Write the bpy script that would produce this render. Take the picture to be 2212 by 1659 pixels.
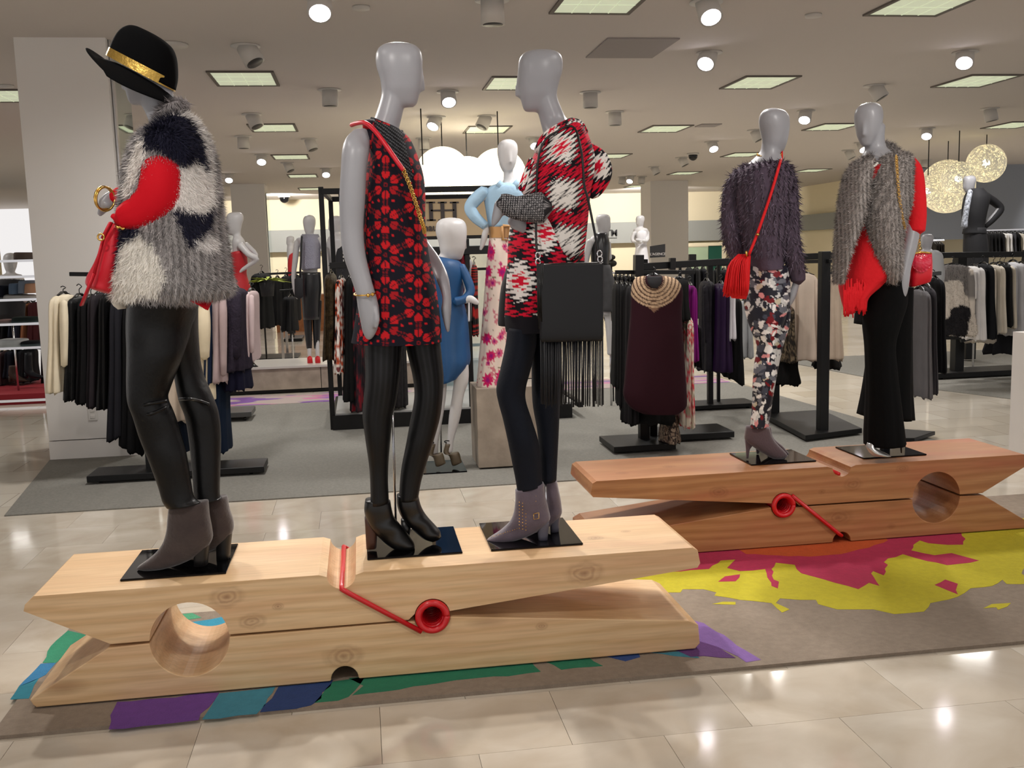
import bpy, math, random
import numpy as np
random.seed(7); rng = np.random.default_rng(7)
sc = bpy.context.scene
for o in list(bpy.data.objects): bpy.data.objects.remove(o)
col = sc.collection
# ------------------------------------------------------------------ camera
FPX = 2150.0
PITCH, ROLL, YAW = (math.radians(a) for a in (7.43, 1.6, 8.5))
CAMH = 1.55
ct, st, cy, sy = math.cos(PITCH), math.sin(PITCH), math.cos(YAW), math.sin(YAW)
RP = np.array([cy, -sy, 0.0])                 # horizontal right
FH = np.array([sy, cy, 0.0])                  # horizontal forward
FWD = np.array([sy*ct, cy*ct, -st])
U0 = np.cross(RP, FWD)
RR = RP*math.cos(ROLL) - U0*math.sin(ROLL)
UU = RP*math.sin(ROLL) + U0*math.cos(ROLL)
CP = np.array([0, 0, CAMH])
cam = bpy.data.cameras.new('camera'); co = bpy.data.objects.new('camera', cam); col.objects.link(co)
from mathutils import Matrix, Vector
m = Matrix([[RR[0], UU[0], -FWD[0]], [RR[1], UU[1], -FWD[1]], [RR[2], UU[2], -FWD[2]]]).to_4x4()
m.translation = Vector(CP); co.matrix_world = m
cam.sensor_width = 36; cam.lens = FPX/2212*36; cam.clip_start = 0.05; cam.clip_end = 200
sc.camera = co
vs = sc.view_settings
vs.view_transform = 'Standard'; vs.look = 'None'; vs.gamma = 1; vs.exposure = 0.35; vs.use_curve_mapping = False
# ------------------------------------------------------------------ light
w = bpy.data.worlds.new('store'); sc.world = w; w.use_nodes = True
bg = w.node_tree.nodes['Background']; bg.inputs[0].default_value = (1.0, .97, .96, 1); bg.inputs[1].default_value = 0.7
def lamp(loc, aim, power, size=55, blend=.6, rad=.07, color=(1, .95, .9)):
    l = bpy.data.lights.new('spot_beam', 'SPOT'); l.energy = power; l.spot_size = math.radians(size); l.spot_blend = blend
    l.shadow_soft_size = rad; l.color = color
    o = bpy.data.objects.new('spot_beam', l); col.objects.link(o); o.location = loc
    o.rotation_euler = (Vector(aim)-Vector(loc)).to_track_quat('-Z', 'Y').to_euler(); return o
def area(loc, sx, sy_, power, color=(1, .97, .9), rot=(0, 0, 0)):
    l = bpy.data.lights.new('ceiling_panel_glow', 'AREA'); l.shape = 'RECTANGLE'; l.size = sx; l.size_y = sy_; l.energy = power; l.color = color
    o = bpy.data.objects.new('ceiling_panel_glow', l); col.objects.link(o); o.location = loc; o.rotation_euler = rot; return o
def panel(x, y, p): lamp((x, y, 3.22), (x, y, 0), p, 165, 1.0, .2, (1, .965, .93))
for (x_, y_) in ((-1, 6.9), (1.75, 6.9), (4.3, 6.9), (-1, 3.3), (1.75, 3.3), (4.3, 3.3), (-1, 10.3), (1.7, 10.3), (4.4, 10.4), (7, 10.4), (-1, 14), (1.7, 14), (4.5, 14), (7.3, 14.3), (0, 19), (5, 19), (10, 18), (-6, 12), (-6, 18), (1.75, 0), (4, 25.5), (-1, 25.5), (9.5, 25), (15, 16), (12, 18.5), (18, 18.5)):  # final pair are added lamps that brighten the blue-grey wall
    panel(x_, y_, 150 if y_ > 5 else 24)
for a_, b_, p_ in (((-1.9, 5.9, 3.2), (-.6, 3.7, 1.0), 230), ((.3, 6.4, 3.2), (.2, 3.0, .3), 330), ((2.0, 5.9, 3.2), (.8, 3.3, .5), 260), ((-.9, 1.4, 3.2), (-.55, 3.6, 1.7), 130), ((2.9, 2.4, 3.2), (2.5, 5.0, 1.5), 150), ((3.6, 7.2, 3.2), (2.6, 4.9, 1.0), 200), ((1.2, 1.4, 3.2), (.7, 3.8, 1.5), 60), ((0, 5.5, 3.2), (.9, 7.2, 1.8), 90), ((2.9, 5.7, 3.2), (2, 7.2, .8), 50), ((5.5, 4.4, 3.2), (3.0, 3.6, 0), 90), ((2.5, 27, 3.1), (3, 30, 2.9), 620), ((8, 27, 3.1), (9, 30, 2.9), 620), ((-2, 27, 3.1), (-2, 30, 2.9), 620), ((16, 19.0, 3.1), (17, 23, .9), 160)):
    lamp(a_, b_, p_*.62, 60 if p_ < 600 else 125)
# ------------------------------------------------------------------ pixel helpers (rays of the photograph turned into places)
def ray(x, y): return RR*((x-1106)/FPX) - UU*((y-829.5)/FPX) + FWD
def P(x, y, D): d = ray(x, y); return CP + d*(D/(d@FH))
def Z(x, y, z=0.0): d = ray(x, y); return CP + d*((z-CAMH)/d[2])
def YP(x, y, Y): d = ray(x, y); return CP + d*(Y/d[1])
def mpp(D): return D/FPX
def prj(p):
    q = p-CP; dz = q@FWD
    return np.stack([1106+FPX*(q@RR)/dz, 829.5-FPX*(q@UU)/dz], -1)
def vec(a): return np.array(a, float)
# ------------------------------------------------------------------ materials
MATS = {}
def lin(c): return tuple(((v/12.92) if v <= .04045 else ((v+.055)/1.055)**2.4) for v in c)
def S(*rgb): return lin([v/255 for v in rgb])
def mat(name, rgb=None, rough=.6, metal=0.0, emit=0, attr=False, bump=0, bscale=60, var=0, sheen=0, coat=0, spec=.5, alpha=None):
    if name in MATS: return MATS[name]
    m = bpy.data.materials.new(name); m.use_nodes = True; nt = m.node_tree; b = nt.nodes['Principled BSDF']
    c = (S(*rgb) if rgb else (.5, .5, .5)) + (1,)
    b.inputs['Base Color'].default_value = c; b.inputs['Roughness'].default_value = rough; b.inputs['Metallic'].default_value = metal
    b.inputs['Specular IOR Level'].default_value = spec
    if coat: b.inputs['Coat Weight'].default_value = coat; b.inputs['Coat Roughness'].default_value = .15
    if sheen: b.inputs['Sheen Weight'].default_value = sheen
    if emit: b.inputs['Emission Color'].default_value = c; b.inputs['Emission Strength'].default_value = emit
    if alpha is not None: b.inputs['Alpha'].default_value = alpha
    tc = nt.nodes.new('ShaderNodeTexCoord')
    if attr:
        a = nt.nodes.new('ShaderNodeAttribute'); a.attribute_name = 'Col'; nt.links.new(a.outputs['Color'], b.inputs['Base Color'])
    elif var:
        n = nt.nodes.new('ShaderNodeTexNoise'); n.inputs['Scale'].default_value = bscale*.25; n.inputs['Detail'].default_value = 4
        nt.links.new(tc.outputs['Object'], n.inputs['Vector'])
        r = nt.nodes.new('ShaderNodeValToRGB'); r.color_ramp.elements[0].position = .3; r.color_ramp.elements[1].position = .7
        r.color_ramp.elements[0].color = tuple(v*(1-var) for v in c[:3])+(1,); r.color_ramp.elements[1].color = tuple(min(1, v*(1+var)) for v in c[:3])+(1,)
        nt.links.new(n.outputs['Fac'], r.inputs['Fac']); nt.links.new(r.outputs['Color'], b.inputs['Base Color'])
    if bump:
        n = nt.nodes.new('ShaderNodeTexNoise'); n.inputs['Scale'].default_value = bscale; n.inputs['Detail'].default_value = 3
        nt.links.new(tc.outputs['Object'], n.inputs['Vector'])
        bp = nt.nodes.new('ShaderNodeBump'); bp.inputs['Strength'].default_value = bump; bp.inputs['Distance'].default_value = .01
        nt.links.new(n.outputs['Fac'], bp.inputs['Height']); nt.links.new(bp.outputs['Normal'], b.inputs['Normal'])
    MATS[name] = m; return m
def nodes(m): return m.node_tree, m.node_tree.nodes['Principled BSDF']
def wood(name, base, dark, red, knots=()):
    m = mat(name, (200, 160, 115), .42); nt, b = nodes(m)
    N = nt.nodes.new; L = nt.links.new
    tc = N('ShaderNodeTexCoord'); mp = N('ShaderNodeMapping'); mp.inputs['Scale'].default_value = (.7, 3.2, 4.2)
    L(tc.outputs['Object'], mp.inputs['Vector'])
    n0 = N('ShaderNodeTexNoise'); n0.inputs['Scale'].default_value = 1.6; n0.inputs['Detail'].default_value = 3; L(mp.outputs[0], n0.inputs['Vector'])
    wv = N('ShaderNodeTexWave'); wv.wave_type = 'BANDS'; wv.bands_direction = 'Z'; wv.inputs['Scale'].default_value = 1.5; wv.inputs['Distortion'].default_value = 9; wv.inputs['Detail'].default_value = 4; wv.inputs['Detail Scale'].default_value = .8
    L(mp.outputs[0], wv.inputs['Vector'])
    r = N('ShaderNodeValToRGB'); e = r.color_ramp.elements; e[0].color = S(*base)+(1,); e[0].position = .1; e[1].color = S(*dark)+(1,); e[1].position = 1.0
    L(wv.outputs['Fac'], r.inputs['Fac'])
    r2 = N('ShaderNodeValToRGB'); e = r2.color_ramp.elements; e[0].position = .5; e[0].color = (0, 0, 0, 1); e[1].position = .72; e[1].color = (1, 1, 1, 1); L(n0.outputs['Fac'], r2.inputs['Fac'])
    mx = N('ShaderNodeMix'); mx.data_type = 'RGBA'; L(r2.outputs['Color'], mx.inputs['Factor']); L(r.outputs['Color'], mx.inputs[6]); mx.inputs[7].default_value = S(*red)+(1,)
    # knots
    vo = N('ShaderNodeTexVoronoi'); vo.inputs['Scale'].default_value = 1.0; mp2 = N('ShaderNodeMapping'); mp2.inputs['Scale'].default_value = (1.5, 3.6, 4.4); L(tc.outputs['Object'], mp2.inputs['Vector']); L(mp2.outputs[0], vo.inputs['Vector'])
    r3 = N('ShaderNodeValToRGB'); e = r3.color_ramp.elements; e[0].position = .04; e[0].color = (1, 1, 1, 1); e[1].position = .17; e[1].color = (0, 0, 0, 1); L(vo.outputs['Distance'], r3.inputs['Fac'])
    mu = N('ShaderNodeMath'); mu.operation = 'MULTIPLY'; mu.inputs[1].default_value = .55; L(r3.outputs['Color'], mu.inputs[0])
    mx2 = N('ShaderNodeMix'); mx2.data_type = 'RGBA'; L(mu.outputs[0], mx2.inputs['Factor']); L(mx.outputs[2], mx2.inputs[6]); mx2.inputs[7].default_value = S(120, 70, 40)+(1,)
    # fine fibre
    mp4 = N('ShaderNodeMapping'); mp4.inputs['Scale'].default_value = (4, 90, 90); L(tc.outputs['Object'], mp4.inputs['Vector'])
    n4 = N('ShaderNodeTexNoise'); n4.inputs['Scale'].default_value = 1; L(mp4.outputs[0], n4.inputs['Vector'])
    mx3 = N('ShaderNodeMix'); mx3.data_type = 'RGBA'; mx3.blend_type = 'MULTIPLY'; mx3.inputs['Factor'].default_value = .35
    r4 = N('ShaderNodeValToRGB'); r4.color_ramp.elements[0].color = (.6, .55, .5, 1); r4.color_ramp.elements[0].position = .3; r4.color_ramp.elements[1].position = .6; L(n4.outputs['Fac'], r4.inputs['Fac'])
    last = mx2.outputs[2]
    for (kx, ky, kz, kr) in knots:      # each knot: a dark heart with faint rings, at its own place in the timber
        sb = N('ShaderNodeVectorMath'); sb.operation = 'SUBTRACT'; sb.inputs[1].default_value = (kx, ky, kz); L(tc.outputs['Object'], sb.inputs[0])
        ns = N('ShaderNodeTexNoise'); ns.inputs['Scale'].default_value = 22; L(tc.outputs['Object'], ns.inputs['Vector'])
        sc2 = N('ShaderNodeVectorMath'); sc2.operation = 'MULTIPLY'; sc2.inputs[1].default_value = (.62/kr, .8/kr, 1/kr); L(sb.outputs[0], sc2.inputs[0])
        ln = N('ShaderNodeVectorMath'); ln.operation = 'LENGTH'; L(sc2.outputs[0], ln.inputs[0])
        ma = N('ShaderNodeMath'); ma.operation = 'MULTIPLY_ADD'; ma.inputs[1].default_value = .7; L(ns.outputs['Fac'], ma.inputs[0]); L(ln.outputs['Value'], ma.inputs[2])
        rk = N('ShaderNodeValToRGB'); e = rk.color_ramp.elements; e[0].position = .1; e[0].color = (.75, .75, .75, 1); e[1].position = .8; e[1].color = (0, 0, 0, 1)
        for pos, v in ((.22, .5), (.34, .16), (.44, .42), (.52, .12), (.62, .24)): q = e.new(pos); q.color = (v, v, v, 1)
        hf = N('ShaderNodeMath'); hf.operation = 'MULTIPLY'; hf.inputs[1].default_value = .5; L(ma.outputs[0], hf.inputs[0]); L(hf.outputs[0], rk.inputs['Fac'])
        mk = N('ShaderNodeMix'); mk.data_type = 'RGBA'; L(rk.outputs['Color'], mk.inputs['Factor']); L(last, mk.inputs[6]); mk.inputs[7].default_value = S(118, 68, 40)+(1,); last = mk.outputs[2]
    L(last, mx3.inputs[6]); L(r4.outputs['Color'], mx3.inputs[7]); L(mx3.outputs[2], b.inputs['Base Color'])
    return m
# ------------------------------------------------------------------ object helpers
def tag(o, label=None, cat=None, group=None, kind=None):
    if label: o['label'] = label
    if cat: o['category'] = cat
    if group: o['group'] = group
    if kind: o['kind'] = kind
    return o
def empty(name, loc, label, cat, group=None):
    o = bpy.data.objects.new(name, None); col.objects.link(o); o.location = loc; o.empty_display_size = .05
    return tag(o, label, cat, group)
def catmull(A, sub):
    A = np.asarray(A, float)
    if sub <= 1 or len(A) < 3:
        return A
    Q = np.vstack([2*A[0]-A[1], A, 2*A[-1]-A[-2]]); out = []
    for i in range(1, len(Q)-2):
        p0, p1, p2, p3 = Q[i-1], Q[i], Q[i+1], Q[i+2]
        for k in range(sub):
            t = k/sub
            out.append(.5*((2*p1)+(-p0+p2)*t+(2*p0-5*p1+4*p2-p3)*t*t+(-p0+3*p1-3*p2+p3)*t**3))
    out.append(Q[-2]); return np.array(out)
class MB:
    def __init__(s): s.v = []; s.f = []; s.c = []; s.n = 0; s.mi = []; s.hascol = False
    def raw(s, V, F, mi=0, colr=None):
        V = np.asarray(V, float).reshape(-1, 3); s.v.append(V); s.f += [tuple(int(i)+s.n for i in f) for f in F]; s.mi += [mi]*len(F)
        if colr is None: colr = np.ones((len(V), 3))*.5
        else: s.hascol = True
        s.c.append(colr); s.n += len(V); return s
    def grid(s, V, close=True, cap=True, mi=0, colf=None):
        R, M = V.shape[:2]; F = []; idx = np.arange(R*M).reshape(R, M)
        a = idx[:-1]; b = idx[1:]
        if close: a2 = np.roll(a, -1, 1); b2 = np.roll(b, -1, 1)
        else: a2 = a[:, 1:]; b2 = b[:, 1:]; a = a[:, :-1]; b = b[:, :-1]
        F = np.stack([a, a2, b2, b], -1).reshape(-1, 4).tolist()
        VV = V.reshape(-1, 3); U = np.tile(np.arange(M)/M, R); W = np.repeat(np.arange(R)/max(1, R-1), M)
        if cap and close:
            n0 = len(VV); VV = np.vstack([VV, V[0].mean(0), V[-1].mean(0)]); U = np.append(U, [0, 0]); W = np.append(W, [0, 1])
            F += [(n0, int(idx[0, (j+1) % M]), int(idx[0, j])) for j in range(M)] + [(n0+1, int(idx[-1, j]), int(idx[-1, (j+1) % M])) for j in range(M)]
        return s.raw(VV, F, mi, None if colf is None else colf(U, W, VV, prj(VV)))
    def prof(s, pairs, D, n=24, sub=5, ex=2.0, fold=None, cap=True, mi=0, colf=None, tilt=0, hem=0):
        A = np.array([tuple(p)+(0,)*(6-len(p)) for p in pairs], float); A = catmull(A, sub)
        R = len(A); th = np.arange(n)*2*math.pi/n; cs, sn = np.cos(th), np.sin(th)
        e = 2/ex; cs = np.sign(cs)*abs(cs)**e; sn = np.sign(sn)*abs(sn)**e
        V = np.zeros((R, n, 3))
        for i, (x1, y1, x2, y2, hd, do) in enumerate(A):
            a = P(x1, y1, D-do); b = P(x2, y2, D-do); c = (a+b)/2; h = (b-a)/2; t = i/max(1, R-1)
            k = np.ones(n)
            if fold: kk, a0, a1, ph = fold; k = 1+(a0+(a1-a0)*t)*(np.sin(kk*th+ph+2*t)+.5*np.sin((kk*2+1)*th+ph*2))
            V[i] = c + (np.outer(cs, h)+np.outer(sn, FH*max(hd, .001)))*k[:, None]
        if hem:
            for q, k_ in ((-1, 1), (-2, .6), (-3, .25)): V[q, :, 2] += hem*k_*(np.sin(7*th+hem*90)+.6*np.sin(17*th))
        return s.grid(V, True, cap, mi, colf)
    def tube(s, pts, D, n=16, sub=5, flat=1.0, mi=0, colf=None, fold=None, ends=True):
        A = catmull(np.array([tuple(p)+(0,)*(4-len(p)) for p in pts], float), sub)
        T = np.gradient(A[:, :2], axis=0); T /= np.maximum(np.linalg.norm(T, axis=1, keepdims=True), 1e-6)
        pr = []
        def row(x, y, r, do, tx, ty): return (x+ty*r, y-tx*r, x-ty*r, y+tx*r, abs(r)*mpp(D)*flat, do)
        if ends:
            x, y, r, do = A[0]; tx, ty = T[0]
            for k in (.25, .7, .93): pr.append(row(x-tx*r*(1-k)*.8, y-ty*r*(1-k)*.8, r*k, do, tx, ty))
        for (x, y, r, do), (tx, ty) in zip(A, T): pr.append(row(x, y, r, do, tx, ty))
        if ends:
            x, y, r, do = A[-1]; tx, ty = T[-1]
            for k in (.93, .7, .25): pr.append(row(x+tx*r*(1-k)*.8, y+ty*r*(1-k)*.8, r*k, do, tx, ty))
        return s.prof(pr, D, n=n, sub=1, mi=mi, colf=colf, fold=fold)
    def wire(s, pts, r, n=8, mi=0, sub=1, colr=None, closed=False):
        A = catmull(np.array(pts, float), sub); T = np.gradient(A, axis=0); T /= np.maximum(np.linalg.norm(T, axis=1, keepdims=True), 1e-9)
        V = np.zeros((len(A), n, 3)); up = np.array([.13, .21, 1.0]); up /= np.linalg.norm(up); th = np.arange(n)*2*math.pi/n
        if np.abs(T@up).max() > .93: up = np.array([.3, -1, .1]); up /= np.linalg.norm(up)
        for i in range(len(A)):
            a = np.cross(T[i], up); a /= max(1e-9, np.linalg.norm(a)); b = np.cross(T[i], a)
            V[i] = A[i]+r*(np.outer(np.cos(th), a)+np.outer(np.sin(th), b))
        return s.grid(V, True, not closed, mi)
    def box(s, p0, p1, mi=0):
        (x0, y0, z0), (x1, y1, z1) = p0, p1
        V = [(x0, y0, z0), (x1, y0, z0), (x1, y1, z0), (x0, y1, z0), (x0, y0, z1), (x1, y0, z1), (x1, y1, z1), (x0, y1, z1)]
        return s.raw(V, [(0, 3, 2, 1), (4, 5, 6, 7), (0, 1, 5, 4), (1, 2, 6, 5), (2, 3, 7, 6), (3, 0, 4, 7)], mi)
    def bar(s, a, b, w, h=None, mi=0, up=(0, 0, 1)):
        a = vec(a); b = vec(b); d = b-a; L = np.linalg.norm(d); d = d/L; up = vec(up)
        if abs(d@up) > .95: up = np.array([0, 1.0, 0])
        x = np.cross(d, up); x /= np.linalg.norm(x); z = np.cross(x, d); h = h or w
        V = [q+x*i*w/2+z*j*h/2 for q in (a, b) for i, j in ((-1, -1), (1, -1), (1, 1), (-1, 1))]
        return s.raw(V, [(0, 1, 2, 3), (7, 6, 5, 4), (0, 4, 5, 1), (1, 5, 6, 2), (2, 6, 7, 3), (3, 7, 4, 0)], mi)
    def poly(s, pts, z0, z1, mi=0):
        n = len(pts); V = [(x, y, z0) for x, y in pts]+[(x, y, z1) for x, y in pts]
        F = [tuple(range(n-1, -1, -1)), tuple(range(n, 2*n))]+[(i, (i+1) % n, n+(i+1) % n, n+i) for i in range(n)]
        return s.raw(V, F, mi)
    def sphere(s, c, r, nu=16, nv=10, mi=0):
        ph = np.linspace(0.12, math.pi-.12, nv); th = np.arange(nu)*2*math.pi/nu
        V = np.zeros((nv, nu, 3)); r = np.ones(3)*r
        for i, p in enumerate(ph): V[i] = vec(c)+np.stack([r[0]*np.sin(p)*np.cos(th), r[1]*np.sin(p)*np.sin(th), np.full(nu, r[2]*math.cos(p))], -1)
        return s.grid(V, True, True, mi)
    def disc(s, c, axis, r, h, n=24, r2=None, mi=0):
        a = vec(axis); a /= np.linalg.norm(a); t = np.array([1, 0, 0]) if abs(a[0]) < .8 else np.array([0, 1, 0]); u = np.cross(a, t); u /= np.linalg.norm(u); v = np.cross(a, u)
        th = np.arange(n)*2*math.pi/n; ring = np.outer(np.cos(th), u)+np.outer(np.sin(th), v); r2 = r if r2 is None else r2
        return s.grid(np.stack([vec(c)+ring*r, vec(c)+a*h+ring*r2]), True, True, mi)
    def build(s, name, m, parent=None, smooth=True, label=None, loc=None):
        me = bpy.data.meshes.new(name); V = np.vstack(s.v)
        o = bpy.data.objects.new(name, me); col.objects.link(o)
        org = np.zeros(3)
        if parent is not None: org = vec(parent['_w']) if '_w' in parent else vec(parent.location)
        if loc is not None and parent is None: org = vec(loc)
        me.from_pydata((V-org).tolist(), [], s.f)
        for q in (m if isinstance(m, (list, tuple)) else [m]): me.materials.append(q)
        me.polygons.foreach_set('material_index', s.mi)
        me.polygons.foreach_set('use_smooth', [smooth]*len(s.f))
        if s.hascol:
            ca = me.color_attributes.new('Col', 'FLOAT_COLOR', 'POINT'); C = np.ones((len(V), 4)); C[:, :3] = np.vstack(s.c); ca.data.foreach_set('color', C.ravel())
        me.update()
        if parent is not None: o.parent = parent
        elif loc is not None: o.location = loc
        if parent is not None and parent.type == 'MESH': o['_w'] = list(org)
        o['_w'] = list(org)
        if label: o['label'] = label
        return o
def bevel(o, w, seg=2, ang=35):
    b = o.modifiers.new('bevel', 'BEVEL'); b.width = w; b.segments = seg; b.limit_method = 'ANGLE'; b.angle_limit = math.radians(ang); b.harden_normals = False; return o
def remesh(o, vx):
    r = o.modifiers.new('remesh', 'REMESH'); r.mode = 'VOXEL'; r.voxel_size = vx; r.use_smooth_shade = True
    s_ = o.modifiers.new('smooth', 'SMOOTH'); s_.factor = .5; s_.iterations = 2; return o
def struct(o): o['kind'] = 'structure'; return o
# ------------------------------------------------------------------ shared materials
M_mann = mat('mannequin_grey', (158, 158, 163), .36); M_mannw = mat('mannequin_white', (190, 188, 188), .4)
M_black = mat('black_metal', (10, 10, 11), .45, spec=.3); M_blackg = mat('black_gloss', (8, 8, 10), .12)
M_chrome = mat('chrome', (215, 215, 218), .18, 1.0); M_gold = mat('gold', (225, 180, 95), .25, 1.0)
M_plate = mat('mirror_plate', (30, 30, 34), .04, .85); M_red = mat('red_spring', (205, 16, 28), .35, coat=.3)
M_ceil = mat('ceiling_board', (205, 198, 192), .95, bump=.15, bscale=220); M_white = mat('fixture_white', (200, 196, 190), .5)
M_wallw = mat('column_paint', (222, 218, 213), .8, bump=.05, bscale=300); M_cream = mat('cream_wall', (232, 220, 190), .9)
M_greyb = mat('grey_band', (150, 152, 148), .85); M_blueg = mat('blue_grey_wall', (142, 148, 158), .85)
M_lens = mat('lamp_lens', (255, 246, 255), .3, emit=14); M_lensoff = mat('lamp_dark', (60, 58, 56), .4)
M_diff = mat('diffuser', (206, 214, 186), .5, emit=.42); M_trof = mat('troffer_frame', (95, 88, 80), .6)
M_attr = mat('printed_cloth', attr=True, rough=.85, spec=.2); M_attrf = mat('printed_cloth_satin', attr=True, rough=.5, spec=.3); M_fur = mat('fur_fibre', attr=True, rough=.8, spec=.25)
# marble
M_marb = mat('marble_tile', (206, 196, 180), .09, spec=.6); nt, b = nodes(M_marb); N = nt.nodes.new; L = nt.links.new
tc = N('ShaderNodeTexCoord'); n1 = N('ShaderNodeTexNoise'); n1.inputs['Scale'].default_value = 2.2; n1.inputs['Detail'].default_value = 8; n1.inputs['Distortion'].default_value = 1.2
oi = N('ShaderNodeObjectInfo'); ad = N('ShaderNodeVectorMath'); ad.operation = 'ADD'; L(tc.outputs['Object'], ad.inputs[0]); L(oi.outputs['Random'], ad.inputs[1]); L(ad.outputs[0], n1.inputs['Vector'])
r = N('ShaderNodeValToRGB'); e = r.color_ramp.elements; e[0].position = .3; e[0].color = S(196, 183, 164)+(1,); e[1].position = .7; e[1].color = S(222, 214, 200)+(1,); L(n1.outputs['Fac'], r.inputs['Fac'])
hs = N('ShaderNodeHueSaturation'); mr = N('ShaderNodeMapRange'); mr.inputs[3].default_value = .93; mr.inputs[4].default_value = 1.04; L(oi.outputs['Random'], mr.inputs[0]); L(mr.outputs[0], hs.inputs['Value']); L(r.outputs['Color'], hs.inputs['Color']); L(hs.outputs[0], b.inputs['Base Color'])
M_marbf = mat('marble_far', (206, 196, 180), .1); nt, b = nodes(M_marbf); N = nt.nodes.new; L = nt.links.new
tc = N('ShaderNodeTexCoord'); br = N('ShaderNodeTexBrick'); br.inputs['Scale'].default_value = 1; br.inputs['Brick Width'].default_value = .6; br.inputs['Row Height'].default_value = .4; br.inputs['Mortar Size'].default_value = .003
br.inputs['Color1'].default_value = S(205, 195, 178)+(1,); br.inputs['Color2'].default_value = S(220, 212, 198)+(1,); br.inputs['Mortar'].default_value = S(165, 155, 140)+(1,); L(tc.outputs['Object'], br.inputs['Vector']); L(br.outputs['Color'], b.inputs['Base Color'])
M_grout = mat('grout', (190, 180, 164), .5)
M_carp = mat('grey_carpet', (128, 126, 119), .97, bump=.35, bscale=260, var=.12); M_pcarp = mat('purple_carpet', (150, 125, 150), .95); nt, b = nodes(M_pcarp); N = nt.nodes.new; L = nt.links.new
tc = N('ShaderNodeTexCoord'); n1 = N('ShaderNodeTexNoise'); n1.inputs['Scale'].default_value = 1.6; mp = N('ShaderNodeMapping'); mp.inputs['Scale'].default_value = (.7, 3, 1); L(tc.outputs['Object'], mp.inputs[0]); L(mp.outputs[0], n1.inputs['Vector'])
r = N('ShaderNodeValToRGB'); r.color_ramp.interpolation = 'CONSTANT'; e = r.color_ramp.elements; e[0].position = 0; e[0].color = S(120, 80, 150)+(1,); e[1].position = .42; e[1].color = S(170, 155, 150)+(1,); q = e.new(.56); q.color = S(185, 120, 150)+(1,); q = e.new(.63); q.color = S(140, 100, 165)+(1,); L(n1.outputs['Fac'], r.inputs['Fac']); L(r.outputs['Color'], b.inputs['Base Color'])
M_glass = mat('shelf_glass', (200, 225, 230), .05, alpha=.35); M_mirror = mat('mirror_glass', (190, 205, 200), .03, 1.0)
# ------------------------------------------------------------------ floor and ceiling
fl = struct(MB().box((-16, -3, -.12), (24, 32, -.012)).build('floor', M_grout, smooth=False))
far = MB()
for (x0, x1, y0, y1) in ((-16, -1.85, 6.53, 32), (4.3, 24, 6.53, 32), (-1.85, 4.3, 11.7, 32), (-16, -3.0, -3, 6.53), (6.6, 24, -3, 6.53), (-3, 6.6, -3, 1.73)): far.box((x0, y0, -.012), (x1, y1, 0))
far.build('marble_paving', M_marbf, fl, smooth=False)['kind'] = 'stuff'
tm = None
for j in range(12):
    y0 = 1.73+.4*j
    for i in range(17):
        x0 = -3.3+.6*i+(.3 if j % 2 else 0)
        a, b_ = max(x0, -3.0), min(x0+.6, 6.6)
        if b_-a < .05 or y0+.4 > 6.54: continue
        if b_-a > .59:
            if tm is None:
                t = MB().box((-.2992, -.1992, -.012), (.2992, .1992, 0)).build('marble_tile', M_marb, smooth=False); tm = t.data
            else: t = bpy.data.objects.new('marble_tile', tm); col.objects.link(t)
            t.location = (x0+.3, y0+.2, 0); t.parent = fl
        else:
            t = MB().box((a+.001, y0+.001, -.012), (b_-.001, y0+.399, 0)).build('marble_tile', M_marb, smooth=False); t.parent = fl
cpt = MB().poly([(-2.28, 6.53), (4.46, 6.53), (4.22, 10.95), (-2.7, 10.95), (-2.55, 8.45)], 0, .008); struct(cpt.build('floor_carpet', M_carp, smooth=False))
struct(MB().poly([(-2.7, 10.96), (4.2, 10.96), (4.2, 11.72), (-2.7, 11.72)], 0, .009).build('floor_carpet_purple', M_pcarp, smooth=False))
struct(MB().poly([(6.3, 8.75), (16, 8.3), (16, 13), (5.6, 13), (5.93, 9.76)], 0, .008).build('floor_carpet_right', M_carp, smooth=False))
struct(MB().box((-16, -3, 3.3), (24, 32, 3.4)).build('ceiling', M_ceil, smooth=False))
# walls
struct(MB().box((-8, 30, 0), (15, 30.2, 3.3)).build('wall_back', M_cream, smooth=False))
zb = lambda x, y, Y: float(YP(x, y, Y)[2])
wb = MB().box((-8, 29.7, zb(1300, 526, 29.7)), (15, 29.99, zb(1300, 481, 29.7))); struct(wb.build('trim_1', M_greyb, smooth=False))
struct(MB().box((13.2, 22.5, 0), (13.4, 30, 3.3)).build('wall_right', M_cream, smooth=False))
struct(MB().box((13.0, 22.5, 2.0), (13.19, 29.7, 2.45)).build('trim_2', M_greyb, smooth=False))
struct(MB().box((12.1, 21.6, zb(2000, 519, 21.6)), (24, 21.8, 3.3)).build('wall_right_front', M_blueg, smooth=False))
struct(MB().box((12.1, 22.9, 0), (24, 23.1, 3.3)).build('wall_right_alcove', M_cream, smooth=False))
struct(MB().box((-16, 24, 0), (-8, 24.2, 3.3)).build('wall_left', M_cream, smooth=False))
struct(MB().box((-16, 23.6, 1.9), (-8, 23.98, 3.3)).build('trim_3', M_greyb, smooth=False))
M_win = mat('window_daylight', (150, 200, 225), .4, emit=1.0)
wn = struct(MB().box((-14, 20.6, 2.62), (-7.3, 20.66, 2.98)).build('window_1', M_win, smooth=False))
MB().box((-14, 20.55, 2.98), (-7.2, 20.7, 3.3)).box((-14, 20.55, 2.5), (-7.2, 20.7, 2.62)).build('window_frame', M_ceil, wn, smooth=False)
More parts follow.
